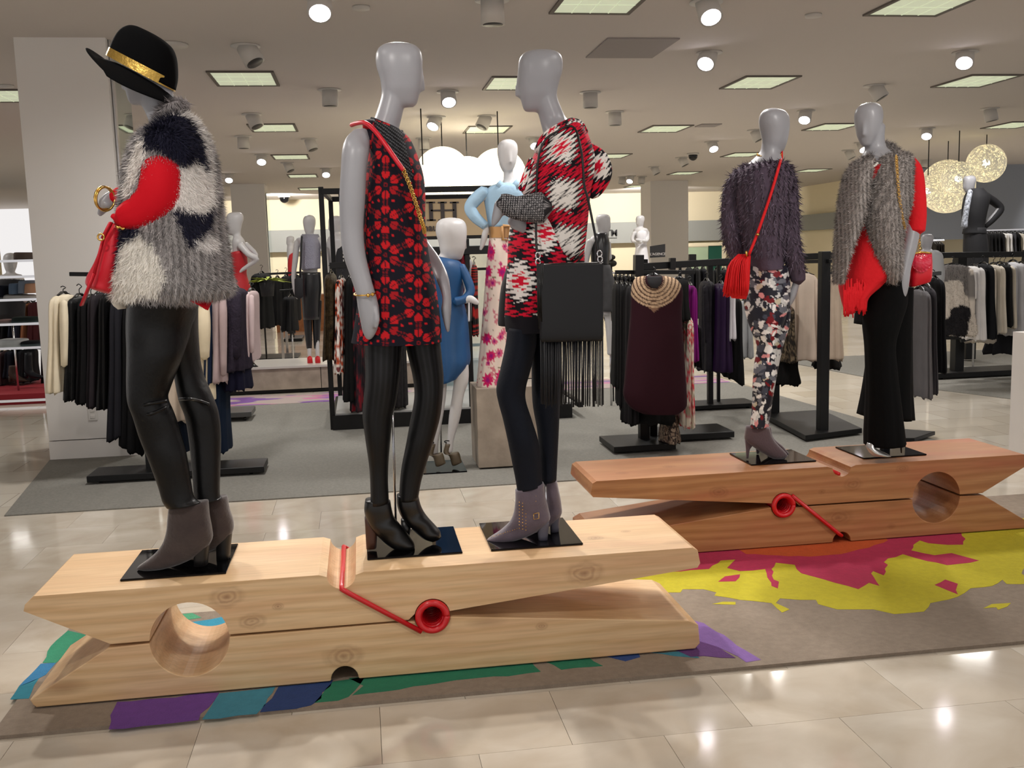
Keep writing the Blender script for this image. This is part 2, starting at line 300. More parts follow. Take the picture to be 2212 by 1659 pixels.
# columns
def column(n, x0, x1, y0, dep, base=.3):
    o = struct(MB().box((x0, y0, base+.008), (x1, y0+dep, 3.3)).build('trim_%d' % n, M_wallw, smooth=False))
    MB().box((x0-.004, y0-.004, 0), (x1+.004, y0+dep, base)).build('plinth_band', M_wallw, o, smooth=False); return o
c1 = column(4, -2.53, -1.86, 8.37, .75, .155)
MB().box((-1.858, 8.5, .25), (-1.85, 9.1, 3.25)).build('mirror_panel', M_mirror, c1, smooth=False)
MB().box((-1.853, 8.44, .25), (-1.838, 8.5, 3.3)).build('mirror_edge', M_chrome, c1, smooth=False)
pq = YP(200, 893, 8.365); ol = MB().box((pq[0]-.035, 8.362, pq[2]-.057), (pq[0]+.035, 8.371, pq[2]+.057)); ol.box((pq[0]-.018, 8.358, pq[2]+.012), (pq[0]+.018, 8.363, pq[2]+.04)); ol.box((pq[0]-.018, 8.358, pq[2]-.04), (pq[0]+.018, 8.363, pq[2]-.012))
bevel(ol.build('wall_outlet', mat('outlet_white', (214, 210, 204), .4), c1, smooth=False), .003)
c2 = column(5, -2.8, -2.05, 23.7, .8); MB().box((-2.04, 23.9, .3), (-2.03, 24.6, 3.1)).build('mirror_panel', M_mirror, c2, smooth=False)
column(6, 7.45, 8.45, 25, .9); column(7, 11.55, 12.08, 21.5, .9)
struct(MB().box((4.47, 6.1, 0), (4.9, 6.3, .92)).build('wall_right_partition', M_wallw, smooth=False))
# ------------------------------------------------------------------ ceiling fittings
def troffer(cx, cy, label, wd=.55, dp=.72):
    e = empty('ceiling_light', (cx, cy, 3.3), label, 'light', 'square ceiling light panels'); e['_w'] = [0, 0, 0]; e.location = (0, 0, 0)
    f = MB(); t = .03
    for a in ((cx-wd/2-t, cy-dp/2-t, cx+wd/2+t, cy-dp/2), (cx-wd/2-t, cy+dp/2, cx+wd/2+t, cy+dp/2+t), (cx-wd/2-t, cy-dp/2, cx-wd/2, cy+dp/2), (cx+wd/2, cy-dp/2, cx+wd/2+t, cy+dp/2)): f.box((a[0], a[1], 3.285), (a[2], a[3], 3.299))
    f.build('frame', M_trof, e, smooth=False)
    MB().box((cx-wd/2, cy-dp/2, 3.292), (cx+wd/2, cy+dp/2, 3.299)).build('diffuser', M_diff, e, smooth=False)
    g = MB()
    for k in (1, 2, 3): g.box((cx-wd/2+wd*k/4-.004, cy-dp/2, 3.288), (cx-wd/2+wd*k/4+.004, cy+dp/2, 3.292))
    for k in (1, 2): g.box((cx-wd/2, cy-dp/2+dp*k/3-.004, 3.288), (cx+wd/2, cy-dp/2+dp*k/3+.004, 3.292))
    g.build('louvre', M_diff, e, smooth=False)
TP = [(528, 170, 'square ceiling light left of the floral-dress mannequin, nearest on the left'), (590, 276, 'second square ceiling light down the left row'), (628, 339, 'third square ceiling light down the left row'), (654, 380, 'fourth square ceiling light down the left row'), (672, 408, 'far small square ceiling light above the left back wall'),
      (1300, 0, 'square ceiling light cut by the top edge, above the poncho mannequin'), (1115, 180, 'square ceiling light beside the face of the poncho mannequin'), (1052, 280, 'square ceiling light above the pendant globes behind the poncho mannequin'), (1437, 278, 'square ceiling light right of the poncho, below the grey vent'), (1640, 178, 'square ceiling light above the shaggy-sweater mannequin'),
      (2108, 175, 'square ceiling light at the right, under the tilted bright spotlight'), (1797, 274, 'square ceiling light left of the fur-vest mannequin head'), (2190, 270, 'square ceiling light at the right edge of the photo'), (2004, 6, 'square ceiling light cut by the top edge at the right'), (1320, 337, 'narrow far ceiling light right of the poncho sleeve'), (1604, 334, 'far ceiling light left of the shaggy-sweater mannequin head'), (1478, 374, 'far ceiling light above the right-hand pillar'), (1755, 368, 'far ceiling light right of the shaggy sweater shoulder'), (4, 207, 'square ceiling light cut by the left edge'), (1378, 402, 'small far ceiling light left of the right-hand pillar')]
TPOS = []
for x, y, l in TP:
    p = Z(x, y, 3.295); troffer(p[0], p[1], l); TPOS.append(p)
PROTO = {}
def mesh_obj(key, fn, mats, name, parent):
    if key not in PROTO:
        o = fn().build(name, mats, parent); PROTO[key] = o.data; return o
    o = bpy.data.objects.new(name, PROTO[key]); col.objects.link(o); o.parent = parent; return o
def spot(x, y, label, lit, tilt=0, az=0, r=.085):
    p = Z(x, y, 3.3); e = empty('ceiling_spotlight', tuple(p), label, 'spotlight', 'round adjustable ceiling spotlights'); e['_w'] = [0, 0, 0]
    mesh_obj('ring', lambda: MB().disc((0, 0, -.012), (0, 0, 1), .12, .012, 28, .115), M_white, 'trim_ring', e)
    az = (1.57 if abs(az) < 2 else .95) if lit else az; tilt = max(tilt, 38) if lit else tilt
    R_ = Matrix.Rotation(az, 4, 'Z') @ Matrix.Rotation(math.radians(tilt), 4, 'Y')
    h = mesh_obj('hous', lambda: MB().disc((0, 0, -.17), (0, 0, 1), .085, .16, 28, .08), M_white, 'housing', e); h.matrix_local = R_
    q = mesh_obj('lens%d' % lit, lambda: MB().disc((0, 0, -.172), (0, 0, 1), .07, .003, 24), M_lens if lit else M_lensoff, 'lens', h); q.matrix_local = Matrix.Identity(4)
SP = [(690, -8, 'lit tilted spotlight at the top edge, left of the floral-dress mannequin', 1, 35, -.6), (530, 98, 'unlit spotlight tilted right above the leftmost square light', 0, 30, 2.6), (712, 193, 'unlit straight-down spotlight left of the floral-dress mannequin head', 0, 0, 0), (543, 246, 'unlit tilted spotlight above the second left square light', 0, 25, 2.6), (525, 294, 'small unlit spotlight right of the white fur vest', 0, 0, 0), (967, 197, 'bright spotlight between the two central heads', 1, 12, -1.5), (943, 252, 'bright tilted spotlight above the pendant globes', 1, 35, -2.4), (1051, 250, 'unlit tilted spotlight right of the bright one over the globes', 0, 30, .5), (915, 298, 'faint unlit spotlight just above the left pendant globe', 0, 0, 0), (1063, -2, 'unlit spotlight cut by the top edge between the two central heads', 0, 0, 0),
      (1525, 3, 'largest bright spotlight, at the top edge right of centre', 1, 25, -1.3), (1532, 113, 'tilted bright spotlight below the largest one', 1, 45, -2.6), (2085, 112, 'tilted bright spotlight with a beam at the upper right', 1, 45, -2.6), (1888, 184, 'unlit spotlight directly above the fur-vest mannequin head', 0, 30, 2.6), (2138, 234, 'unlit spotlight above the right-hand pendant globe', 0, 10, 2.6), (1275, 199, 'unlit spotlight right of the poncho mannequin head', 0, 0, 0), (1328, 241, 'second unlit spotlight right of the poncho mannequin head', 0, 0, 0), (1741, 239, 'bright spotlight just right of the shaggy-sweater mannequin head', 1, 35, -2.4), (2003, 277, 'small bright spotlight left of the pendant globes on the right', 1, 35, -2.4), (1537, 306, 'bright spotlight left of the shaggy sweater mannequin', 1, 10, -1.6),
      (565, 334, 'bright spotlight right of the fur vest collar', 1, 25, -1.6), (495, 376, 'bright spotlight above the back pillar on the left', 1, 10, -1.6), (704, 364, 'small bright spotlight left of the bare shoulder', 1, 25, -1.6), (620, 351, 'small unlit spotlight between two left square lights', 0, 25, 2.6), (1153, 298, 'bright spotlight behind the poncho mannequin neck', 1, 15, -1.6), (1363, 380, 'small bright spotlight in a far cluster of three', 1, 25, -2), (1345, 382, 'left unlit lamp of the far cluster of three', 0, 10, 0), (1387, 381, 'right unlit lamp of the far cluster of three', 0, 10, 0), (1412, 360, 'unlit far spotlight above the right-hand pillar', 0, 25, 2.6), (1472, 340, 'unlit far spotlight beside the black dome camera', 0, 25, 2.6),
      (1630, 281, 'unlit spotlight left of the shaggy-sweater mannequin face', 0, 25, 2.6), (1860, 308, 'bright spotlight behind the chin of the fur-vest mannequin', 1, 15, -1.6), (1832, 324, 'unlit spotlight left of the fur-vest mannequin chin', 0, 25, 2.6), (668, 300, 'faint unlit spotlight near the bare shoulder', 0, 20, 2.6), (2000, 345, 'faint far spotlight above the globes on the right', 0, 10, 0)]
for s_ in SP: spot(*s_)
def flat_round(name, x, y, r, label, cat, m=M_white):
    p = Z(x, y, 3.3); return tag(MB().disc(p-vec([0, 0, .02]), (0, 0, 1), r, .019, 24, r*1.05).build(name, m), label, cat)
flat_round('ceiling_disc', 372, 95, .12, 'flat round glass ceiling light behind the black hat', 'light')
flat_round('smoke_detector', 780, 14, .06, 'pale round disc on the ceiling left of centre at the top', 'detector'); flat_round('smoke_detector', 1757, 31, .06, 'pale round disc on the ceiling right of centre at the top', 'detector'); flat_round('smoke_detector', 15, 184, .06, 'pale round disc on the ceiling by the left edge', 'detector')
def vent(x, y, wd, dp, label, m=None):
    p = Z(x, y, 3.3); v = MB().box((p[0]-wd/2, p[1]-dp/2, 3.288), (p[0]+wd/2, p[1]+dp/2, 3.299)); return tag(v.build('ceiling_vent', m or mat('vent_grey', (150, 143, 140), .7), smooth=False), label, 'vent')
vent(1363, 103, .62, .8, 'plain grey square ceiling panel right of the poncho mannequin head'); vent(1530, 270, .3, .3, 'small grey ceiling grille above the bright spotlight')
for x, y, l in ((1497, 331, 'black dome camera on the ceiling left of the shaggy sweater'), (614, 424, 'black dome camera above the back wall at the left')):
    p = Z(x, y, 3.3); e = empty('dome_camera', tuple(p), l, 'camera'); e['_w'] = list(p)
    k = 1 if x > 1000 else 1.6
    MB().disc(p-vec([0, 0, .03]), (0, 0, 1), .11*k, .029, 20).build('mount', M_white, e); MB().sphere(p-vec([0, 0, .05]), .085*k).build('dome', M_blackg, e)
# pendant globes
M_globe = mat('globe_thread', (250, 243, 220), .6, emit=.12); nt, b = nodes(M_globe); N = nt.nodes.new; L = nt.links.new
tc = N('ShaderNodeTexCoord'); ac = None
for k in range(3):
    n1 = N('ShaderNodeTexNoise'); n1.inputs['Scale'].default_value = 13+3*k; n1.inputs['Detail'].default_value = 1
    mp = N('ShaderNodeMapping'); mp.inputs['Location'].default_value = (k*7, k*3, k); L(tc.outputs['Object'], mp.inputs[0]); L(mp.outputs[0], n1.inputs['Vector'])
    a = N('ShaderNodeMath'); a.operation = 'SUBTRACT'; a.inputs[1].default_value = .5; L(n1.outputs['Fac'], a.inputs[0]); c_ = N('ShaderNodeMath'); c_.operation = 'ABSOLUTE'; L(a.outputs[0], c_.inputs[0])
    d = N('ShaderNodeMath'); d.operation = 'LESS_THAN'; d.inputs[1].default_value = .035; L(c_.outputs[0], d.inputs[0])
    if ac: mx = N('ShaderNodeMath'); mx.operation = 'MAXIMUM'; L(ac.outputs[0], mx.inputs[0]); L(d.outputs[0], mx.inputs[1]); ac = mx
    else: ac = d
mr = N('ShaderNodeMapRange'); mr.inputs[3].default_value = .5; mr.inputs[4].default_value = 1; L(ac.outputs[0], mr.inputs[0]); L(mr.outputs[0], b.inputs['Alpha'])
M_bulb = mat('bulb_glow', (255, 250, 225), .3, emit=9)
M_globeb = M_globe.copy(); M_globeb.name = 'globe_thread_bright'; M_globeb.node_tree.nodes['Principled BSDF'].inputs['Emission Strength'].default_value = 1.0
for x, y, r, D, yc, l, m_ in ((2130, 353, 40, 16.9, 290, 'rightmost woven globe pendant, hanging alone', M_globe), (2046, 403, 56, 17.8, 302, 'largest woven globe pendant, behind the fur-vest mannequin', M_globe), (2070, 386, 36, 16.2, 308, 'middle-sized woven globe in front of the largest one', M_globe), (2004, 413, 33, 16.9, 320, 'small woven globe partly behind the red sleeve', M_globe),
                               (957, 378, 59, 13.4, 270, 'large glowing woven globe between floral dress and denim shirt', M_globeb), (1010, 395, 55, 14.4, 254, 'glowing woven globe pendant in the middle of the central cluster', M_globeb), (1078, 380, 58, 12.6, 265, 'glowing woven globe behind the denim-shirt mannequin head', M_globeb), (915, 400, 42, 12.2, 262, 'glowing woven globe mostly behind the floral dress', M_globeb)):
    c = P(x, y, D); R_ = r*mpp(D); e = empty('globe_pendant', tuple(c), l, 'pendant light', 'woven thread globe pendants'); e['_w'] = list(c)
    MB().sphere(c, R_, 40, 28).build('globe', m_, e); MB().wire([c+vec([0, 0, R_*.95]), (c[0], c[1], 3.3)], .008).build('cord', M_black, e); MB().sphere(c, R_*.2).build('bulb', M_bulb, e)
# ------------------------------------------------------------------ rug
zr = .016
rug = tag(MB().poly([(-1.28, 3.35), (4.4, 3.35), (4.4, 5.4), (1.25, 5.4), (1.05, 4.4), (-1.3, 4.42)], 0, .014).build('area_rug', mat('rug_taupe', (140, 126, 111), .95, bump=.4, bscale=150, var=.1), smooth=False, loc=(0, 0, 0)), 'taupe area rug with bright paint-splash colours under the giant clothespins', 'rug')
def cq(pts, s, ox, oy): return [(x/s+ox, y/s+oy) for x, y in pts]
def patch(name, rgb, px, k=0):
    P_ = [Z(x, y, .0145)[:2] for x, y in px]; jit = []
    n = len(P_)
    for i in range(n):
        a, b_ = P_[i], P_[(i+1) % n]; L_ = np.linalg.norm(b_-a); m_ = max(1, int(L_/.05))
        for q in range(m_):
            t = q/m_; pt = a+(b_-a)*t
            if q: pt = pt+rng.normal(0, .006, 2)
            jit.append(tuple(pt))
    MB().poly(jit, .0135, .0150+.0006*k).build(name, mat('rug_'+name, rgb, .95, bump=.4, bscale=150, var=.07), rug, smooth=False)
c3 = lambda p: cq(p, 2.1858, 1200, 900); c1_ = lambda p: cq(p, 2.724, 0, 1050); c2_ = lambda p: cq(p, 2.4578, 700, 1050)
patch('yellow_splash', (190, 178, 34), c3([(230, 765), (480, 705), (640, 640), (700, 560), (2212, 480), (2330, 640), (2240, 700), (2200, 740), (2250, 790), (2130, 790), (2110, 770), (2060, 800), (1960, 810), (1900, 850), (1770, 880), (1740, 920), (1600, 932), (1500, 910), (1330, 910), (1240, 885), (1230, 865), (1150, 865), (1060, 858), (1040, 880), (1105, 910), (1070, 925), (1020, 880), (930, 870), (820, 855), (750, 845), (760, 830), (700, 815), (600, 815), (590, 830), (530, 830), (490, 800), (450, 785), (380, 780), (350, 770), (270, 778)]))
patch('yellow_drop', (190, 178, 34), c3([(740, 885), (790, 874), (850, 875), (850, 888)])); patch('yellow_drop', (190, 178, 34), c3([(2020, 905), (2060, 885), (2150, 880), (2090, 912), (2080, 900)]))
patch('pink_splash', (176, 40, 78), c3([(640, 640), (700, 560), (1900, 500), (1925, 590), (1925, 605), (1850, 606), (1760, 598), (1720, 585), (1690, 605), (1680, 632), (1790, 655), (1870, 645), (2000, 680), (1960, 690), (1850, 702), (1700, 668), (1640, 650), (1570, 670), (1550, 750), (1530, 742), (1500, 730), (1490, 740), (1530, 800), (1480, 785), (1430, 815), (1380, 800), (1270, 770), (1160, 740), (1130, 700), (1040, 690), (1020, 720), (1030, 770), (1055, 780), (1050, 812), (1020, 800), (1000, 760), (990, 720), (870, 730), (810, 715), (850, 675), (780, 680), (725, 720), (640, 725), (500, 742), (560, 705), (650, 690)]), 1)
patch('pink_drop', (176, 40, 78), c3([(768, 780), (800, 755), (872, 745), (850, 778)]), 1); patch('pink_drop', (176, 40, 78), c3([(1790, 795), (1840, 770), (1900, 790), (1890, 820), (1900, 840), (1850, 820)]), 1)
patch('orange_splash', (190, 80, 28), c3([(860, 625), (900, 650), (1000, 655), (1200, 662), (1350, 650), (1480, 620), (1570, 585), (1500, 500), (900, 540)]), 2)
patch('violet_stripe', (132, 98, 165), c3([(640, 960), (700, 975), (970, 1148), (900, 1160), (770, 1090), (640, 1075)])); patch('plum_patch', (95, 55, 115), c3([(560, 1100), (640, 1050), (770, 1090), (850, 1140), (700, 1130), (640, 1135)]), 1)
patch('blue_patch', (40, 70, 130), c3([(220, 1125), (390, 1112), (400, 1135), (330, 1155), (270, 1140)])); patch('teal_patch', (60, 130, 150), c3([(430, 1110), (640, 1112), (680, 1140), (560, 1130)]))
patch('purple_patch', (105, 62, 140), c1_([(690, 1270), (1290, 1215), (1230, 1300), (1180, 1340), (1170, 1375), (640, 1430)])); patch('teal_patch', (30, 115, 140), c1_([(1290, 1220), (1620, 1180), (1560, 1290), (1510, 1340), (1190, 1372), (1240, 1300)]))
patch('navy_patch', (32, 58, 110), c1_([(1640, 1180), (1960, 1140), (1890, 1250), (1830, 1290), (1530, 1330), (1600, 1250)])); patch('green_patch', (32, 115, 85), c1_([(1960, 1150), (2150, 1120), (2050, 1240), (1990, 1262), (1850, 1275), (1900, 1220)]))
patch('green_patch', (32, 115, 85), c2_([(130, 1020), (1100, 930), (1150, 985), (900, 1010), (700, 1030), (400, 1080), (150, 1110), (210, 1060)])); patch('green_patch', (32, 115, 85), c2_([(1160, 925), (1400, 905), (1430, 930), (1480, 955), (1330, 965), (1260, 975), (1220, 950)]))
patch('teal_edge', (44, 130, 150), c1_([(60, 1255), (110, 1180), (230, 1130), (170, 1250)])); patch('green_edge', (50, 140, 105), c1_([(250, 1040), (330, 910), (400, 850), (520, 880), (420, 960), (330, 1040)])); patch('blue_edge', (48, 120, 165), c1_([(110, 1180), (240, 1045), (330, 1040), (270, 1110)]))
patch('teal_field', (50, 145, 175), [tuple(prj(vec([x, y, .0145]))) for x, y in ((-1.1, 3.7), (-.2, 3.7), (-.15, 4.36), (-.5, 4.36), (-.75, 4.3), (-1.1, 4.2))]); patch('green_field', (80, 160, 120), [tuple(prj(vec([x, y, .0145]))) for x, y in ((-1.1, 4.25), (-.75, 4.34), (-.8, 4.41), (-1.1, 4.41))])
# ------------------------------------------------------------------ giant clothespins
def arc(cx, cz, r, a0, a1, n=14): return [(cx+r*math.cos(math.radians(a0+(a1-a0)*i/n)), cz+r*math.sin(math.radians(a0+(a1-a0)*i/n))) for i in range(n+1)]
def extr(pts, y0, y1):
    n = len(pts); V = [(x, y0, z) for x, z in pts]+[(x, y1, z) for x, z in pts]
    F = [tuple(range(n)), tuple(range(2*n-1, n-1, -1))]+[(i, n+i, n+(i+1) % n, (i+1) % n) for i in range(n)]
    return MB().raw(V, F)
HC = (-.657, .222); HR = .137; CC = (.208, .236)
up_ = [(-1.165, .423), (-.195, .423)]+arc(-.115, .418, .052, 185, 355)+[(-.035, .423), (1.205, .423), (1.226, .412), (1.236, .36), (1.225, .343)]+[(.272, .25)]+arc(CC[0], CC[1], .066, 12, 168)+[(.12, .229), (HC[0]+HR+.004, .229)]+arc(HC[0], HC[1], HR, 3, 177, 24)+[(-.80, .229), (-.925, .229), (-1.202, .372), (-1.196, .395)]
lo_ = [(-1.2, .03), (-1.21, .05), (-.935, .215), (-.8, .219)]+arc(HC[0], HC[1], HR, 181, 359, 24)+[(HC[0]+HR+.004, .219), (.12, .221)]+arc(CC[0], CC[1], .066, 194, 346)+[(.272, .228), (1.19, .135), (1.228, .115), (1.234, .04), (1.215, .02)]+[(-.066, .02)]+arc(-.121, .022, .05, 0, 180)+[(-.176, .02), (-1.19, .02)]
def kn(front, top, Y, ox):
    r = []
    for x, y, q in front: w_ = YP(x, y, Y); r.append((w_[0]-ox, .0, w_[2], q))
    for x, y, q in top: w_ = Z(x, y, .423); r.append((w_[0]-ox, w_[1]-Y, .423, q))
    return r
W1 = wood('pale_pine', (226, 192, 148), (214, 176, 130), (216, 172, 130), kn([(1263, 1238, .042), (545, 1342, .026), (490, 1290, .035), (600, 1310, .012), (742, 1418, .04), (1170, 1352, .014)], [(1286, 1162, .02), (1352, 1148, .012)], 3.536, 0)); W2 = wood('red_cedar_pine', (180, 128, 84), (164, 110, 68), (170, 100, 68), kn([(1812, 1118, .045), (1775, 1062, .012), (1842, 1046, .03), (1553, 1063, .03), (1950, 1012, .02), (1925, 1137, .014)], [(1445, 1008, .022), (1345, 1022, .02)], 4.715, 2.092+.208*.98))
def clothespin(y0, y1, fx, wm, label, flip, yoff=.0):
    e = empty('giant_clothespin', (0, 0, 0), label, 'clothespin'); e['_w'] = [0, 0, 0]
    e.location = (fx(0), y0, 0); e['_w'] = [fx(0), y0, 0]
    for nm, pp in (('upper_jaw', up_), ('lower_jaw', lo_)):
        o = extr([(fx(x), z) for x, z in pp], y0, y1).build(nm, wm, e, smooth=False)
        bm_ = bpy.data.meshes; import bmesh
        b2 = bmesh.new(); b2.from_mesh(o.data); bmesh.ops.recalc_face_normals(b2, faces=b2.faces); b2.to_mesh(o.data); b2.free()
        bevel(o, .009, 2, 50)
    cx = fx(CC[0]); cz = CC[1]; s = MB(); turns = 26; pts = []
    for i in range(turns*16): a = i/16*2*math.pi; pts.append((cx+.047*math.cos(a), y0-.004+(y1-y0+.008)*i/(turns*16), cz+.047*math.sin(a)))
    s.wire(pts, .0105, 7); MB
    th = np.arange(40)*2*math.pi/40
    o = s.build('coil_spring', M_red, e)
    ring = MB().wire([(cx+.052*math.cos(t), y0-.006, cz+.052*math.sin(t)) for t in np.linspace(0, 2*math.pi, 41)], .0125, 12).build('coil_ring', M_red, o)
    a = MB(); nx = fx(-.115); 
    if not flip:
        a.wire([(fx(.165), y0-.012, cz-.052), (fx(-.10), y0-.010, .357), (nx, y0-.006, .366), (nx, y0+.02, .374), (nx, y1+.01, .374), (fx(-.05), y1+.012, .33), (fx(.16), y1+.01, cz)], .0095, 10)
    else:
        a.wire([(fx(.165), y0-.012, cz+.052), (fx(-.09), y0-.012, .075), (nx, y0-.008, .056), (nx, y0+.02, .055), (nx, y1, .055)], .0095, 10)
        a.wire([(nx, y0+.03, .374), (nx, y1+.01, .374), (fx(-.05), y1+.012, .33), (fx(.16), y1+.01, cz)], .0095, 10)
    a.build('spring_arm', M_red, e)
    return e
clothespin(3.536, 4.035, lambda x: x, W1, 'pale giant wooden clothespin in front carrying three mannequins', False)
clothespin(4.715, 5.20, lambda x: 2.092-(x-.208)*.98, W2, 'redder giant wooden clothespin at the back right carrying two mannequins', True)
# ------------------------------------------------------------------ mannequins
HEADT = [(107, 4, -9, 5), (109, 18, -26, 14), (113, 32, -38, 24), (120, 41, -46, 32), (130, 46, -50, 38), (145, 48, -51, 41), (160, 48, -48.5, 41), (175, 47.5, -43.5, 39), (190, 46.5, -39.5, 36), (205, 44, -37, 33), (218, 41, -34, 28), (229, 38, -30, 23), (236, 35, -26, 18), (240, 29, -20, 12)]
def head(mb, cx, yt, yb, D, yaw, wide=1.0, n=36, do=0, pitch=0):
    D -= do; top = P(cx, yt, D); bot = P(cx, yb, D); Hm = np.linalg.norm(top-bot); u = Hm/133.0
    a = math.radians(yaw); f = RP*math.cos(a)-FH*math.sin(a); s = np.cross([0, 0, 1.0], f)
    A = catmull(np.array(HEADT, float), 3); th = np.arange(n)*2*math.pi/n; V = np.zeros((len(A), n, 3))
    for i, (y, ff, bb, w) in enumerate(A):
        t = (y-107)/133; z = top*(1-t)+bot*t
        c, si = np.cos(th), np.sin(th); e = 2/2.9; eb = 2/2.15
        fr = c > 0
        F_ = np.where(fr, ff*wide*np.abs(c)**e, bb*wide*np.abs(c)**eb); W_ = w*np.sign(si)*np.where(fr, np.abs(si)**(2/2.3), np.abs(si)**eb)
        if 150 < y < 210:
            k = ((y-150)/55)**1.3 if y < 205 else max(0, (210-y)/5)
            k = min(1, k)
            F_ += 13*k*np.exp(-(np.abs(W_)/5.5)**2)*(c > .3)
        V[i] = z+u*(np.outer(F_, f)+np.outer(W_, s))
        V[i] += np.outer(F_*u*math.tan(math.radians(pitch)), [0, 0, 1.0])
    mb.grid(V[::-1])
def mann(x, y, D, label, group=None, z=0.0):
    p = Z(x, y, z) if D is None else P(x, y, D)
    e = empty('mannequin', tuple(p), label, 'mannequin', group); e['_w'] = list(p); return e
def gdo(x, y, D, z): return D-float(Z(x, y, z)@FH)
def plate(parent, x0, x1, y0, y1, z=.424):
    o = MB().box((x0, y0, z), (x1, y1, z+.007)).build('base_plate', M_plate, parent, smooth=False); return bevel(o, .0015, 1)
def lincol(*rgb): return np.array(S(*rgb))
def tufts(surf, n, length, wid, colf, name, parent, down=.7, jit=.35, m=None, sel=None, out=.6):
    """short fibres growing out of a lofted surface (object's grid V)"""
    me = surf.data; nv = len(me.vertices); co_ = np.empty(nv*3); me.vertices.foreach_get('co', co_); co_ = co_.reshape(-1, 3)
    nf = len(me.polygons); ce = np.empty(nf*3); me.polygons.foreach_get('center', ce); ce = ce.reshape(-1, 3); nr = np.empty(nf*3); me.polygons.foreach_get('normal', nr); nr = nr.reshape(-1, 3)
    ar = np.empty(nf); me.polygons.foreach_get('area', ar)
    off = vec(surf['_w'])
    if ((ce-ce.mean(0))*nr).sum() < 0: nr = -nr
    if sel is not None: ar = ar*sel(prj(ce+off), ce+off)
    idx = rng.choice(nf, n, p=ar/ar.sum()); lo = np.array([me.polygons[int(i)].vertices[0] for i in idx]); hi = np.array([me.polygons[int(i)].vertices[2] for i in idx]); mi_ = np.array([me.polygons[int(i)].vertices[1] for i in idx])
    r1, r2 = rng.random((2, n)); sw = r1+r2 > 1; r1[sw] = 1-r1[sw]; r2[sw] = 1-r2[sw]
    base = co_[lo]+(co_[hi]-co_[lo])*r1[:, None]+(co_[mi_]-co_[lo])*r2[:, None]
    N_ = nr[idx]; g = np.array([0, 0, -1.0]); T = g-(N_@g)[:, None]*N_; T /= np.maximum(1e-6, np.linalg.norm(T, axis=1, keepdims=True))
    d = N_*out+T*down+rng.normal(0, jit, (n, 3)); d /= np.linalg.norm(d, axis=1, keepdims=True); L_ = length*(.6+.8*rng.random(n))
    sd = np.cross(d, N_+rng.normal(0, .3, (n, 3))); sd /= np.maximum(1e-6, np.linalg.norm(sd, axis=1, keepdims=True))
    tip = base+d*L_[:, None]; W_ = sd*wid/2
    V = np.stack([base-W_, base+W_, tip], 1).reshape(-1, 3); F = np.arange(3*n).reshape(-1, 3).tolist()
    c = colf(prj(base+off), base+off); c = c*(.82+.36*rng.random((n, 1))); C = np.repeat(c, 3, 0)
    o = MB().raw(V+off, F, 0, C).build(name, m or M_fur, parent, smooth=False); o['kind'] = 'stuff'; return o
def inpoly(px, poly):
    x, y = px[:, 0], px[:, 1]; r = np.zeros(len(px), bool); n = len(poly); j = n-1
    for i in range(n):
        xi, yi = poly[i]; xj, yj = poly[j]
        if yi != yj: r ^= ((yi > y) != (yj > y)) & (x < (xj-xi)*(y-yi)/(yj-yi)+xi)
        j = i
    return r
def vnoise(p, s, seed=0):
    q = p*s+seed*17.3; i = np.floor(q).astype(int); f = q-i; f = f*f*(3-2*f)
    def h(a): return np.abs(np.sin(a[:, 0]*127.1+a[:, 1]*311.7+a[:, 2]*74.7+seed)*43758.5453) % 1
    r = 0
    for dx in (0, 1):
        for dy in (0, 1):
            for dz in (0, 1): r = r+h(i+np.array([dx, dy, dz]))*(f[:, 0] if dx else 1-f[:, 0])*(f[:, 1] if dy else 1-f[:, 1])*(f[:, 2] if dz else 1-f[:, 2])
    return r
def boot(parent, name, D, shaft, fan, heel, m, hd=.042, heelm=None, label=None, n=20):
    b = MB().prof([tuple(q) for q in shaft+fan], D, n=n, sub=4, ex=2.3); o = b.build(name, m, parent, label=label)
    if heel: MB().prof(heel, D, n=16, sub=2, ex=3.2).build('heel', heelm or m, o)
    return o
# ===== 1: fur vest and hat
D = 3.57; z0 = .434
E1 = mann(400, 1222, D, 'mannequin in patchwork fur vest, red sleeves and coated black trousers, front left')
b = MB(); head(b, 316, 88, 226, D, 180, 1.0); b.prof([(286, 190, 375, 180, .05), (303, 222, 374, 208, .05), (318, 250, 386, 238, .052), (325, 275, 410, 262, .08), (310, 300, 430, 290, .15), (305, 350, 435, 340, .17), (305, 450, 440, 440, .13), (300, 560, 440, 555, .15), (300, 620, 425, 620, .16)], D, sub=4)
b.tube([(350, 320, 26, .15), (352, 400, 24, .17), (335, 450, 20, .17), (280, 470, 14, .17), (252, 478, 9, .16)], D); b.tube([(300, 420, 18, -.1), (262, 425, 13, -.04), (240, 424, 12, -.02), (229, 438, 16, 0), (222, 452, 11, 0), (215, 464, 6, 0)], D, flat=.75)
b.tube([(233, 430, 6, -.02), (220, 438, 5, -.03), (215, 448, 4, -.03)], D)
b.tube([(330, 620, 28, .06), (320, 800, 24, .07), (325, 900, 18, .07), (360, 1000, 16, .06), (398, 1100, 14, .04), (402, 1150, 14, .03)], D); b.tube([(390, 640, 22, -.04), (405, 800, 16, -.08), (430, 900, 14, -.08), (446, 1000, 14, -.07), (454, 1090, 12, -.08), (460, 1130, 12, -.1)], D)
remesh(b.build('body', M_mann, E1), .006)
fold = (7, .004, .02, 1)
M_coat = mat('coated_denim', (9, 9, 10), .4, spec=.28, bump=.12, bscale=60); M_navy = mat('dark_jeans', (16, 20, 30), .8, spec=.2, bump=.15, bscale=140)
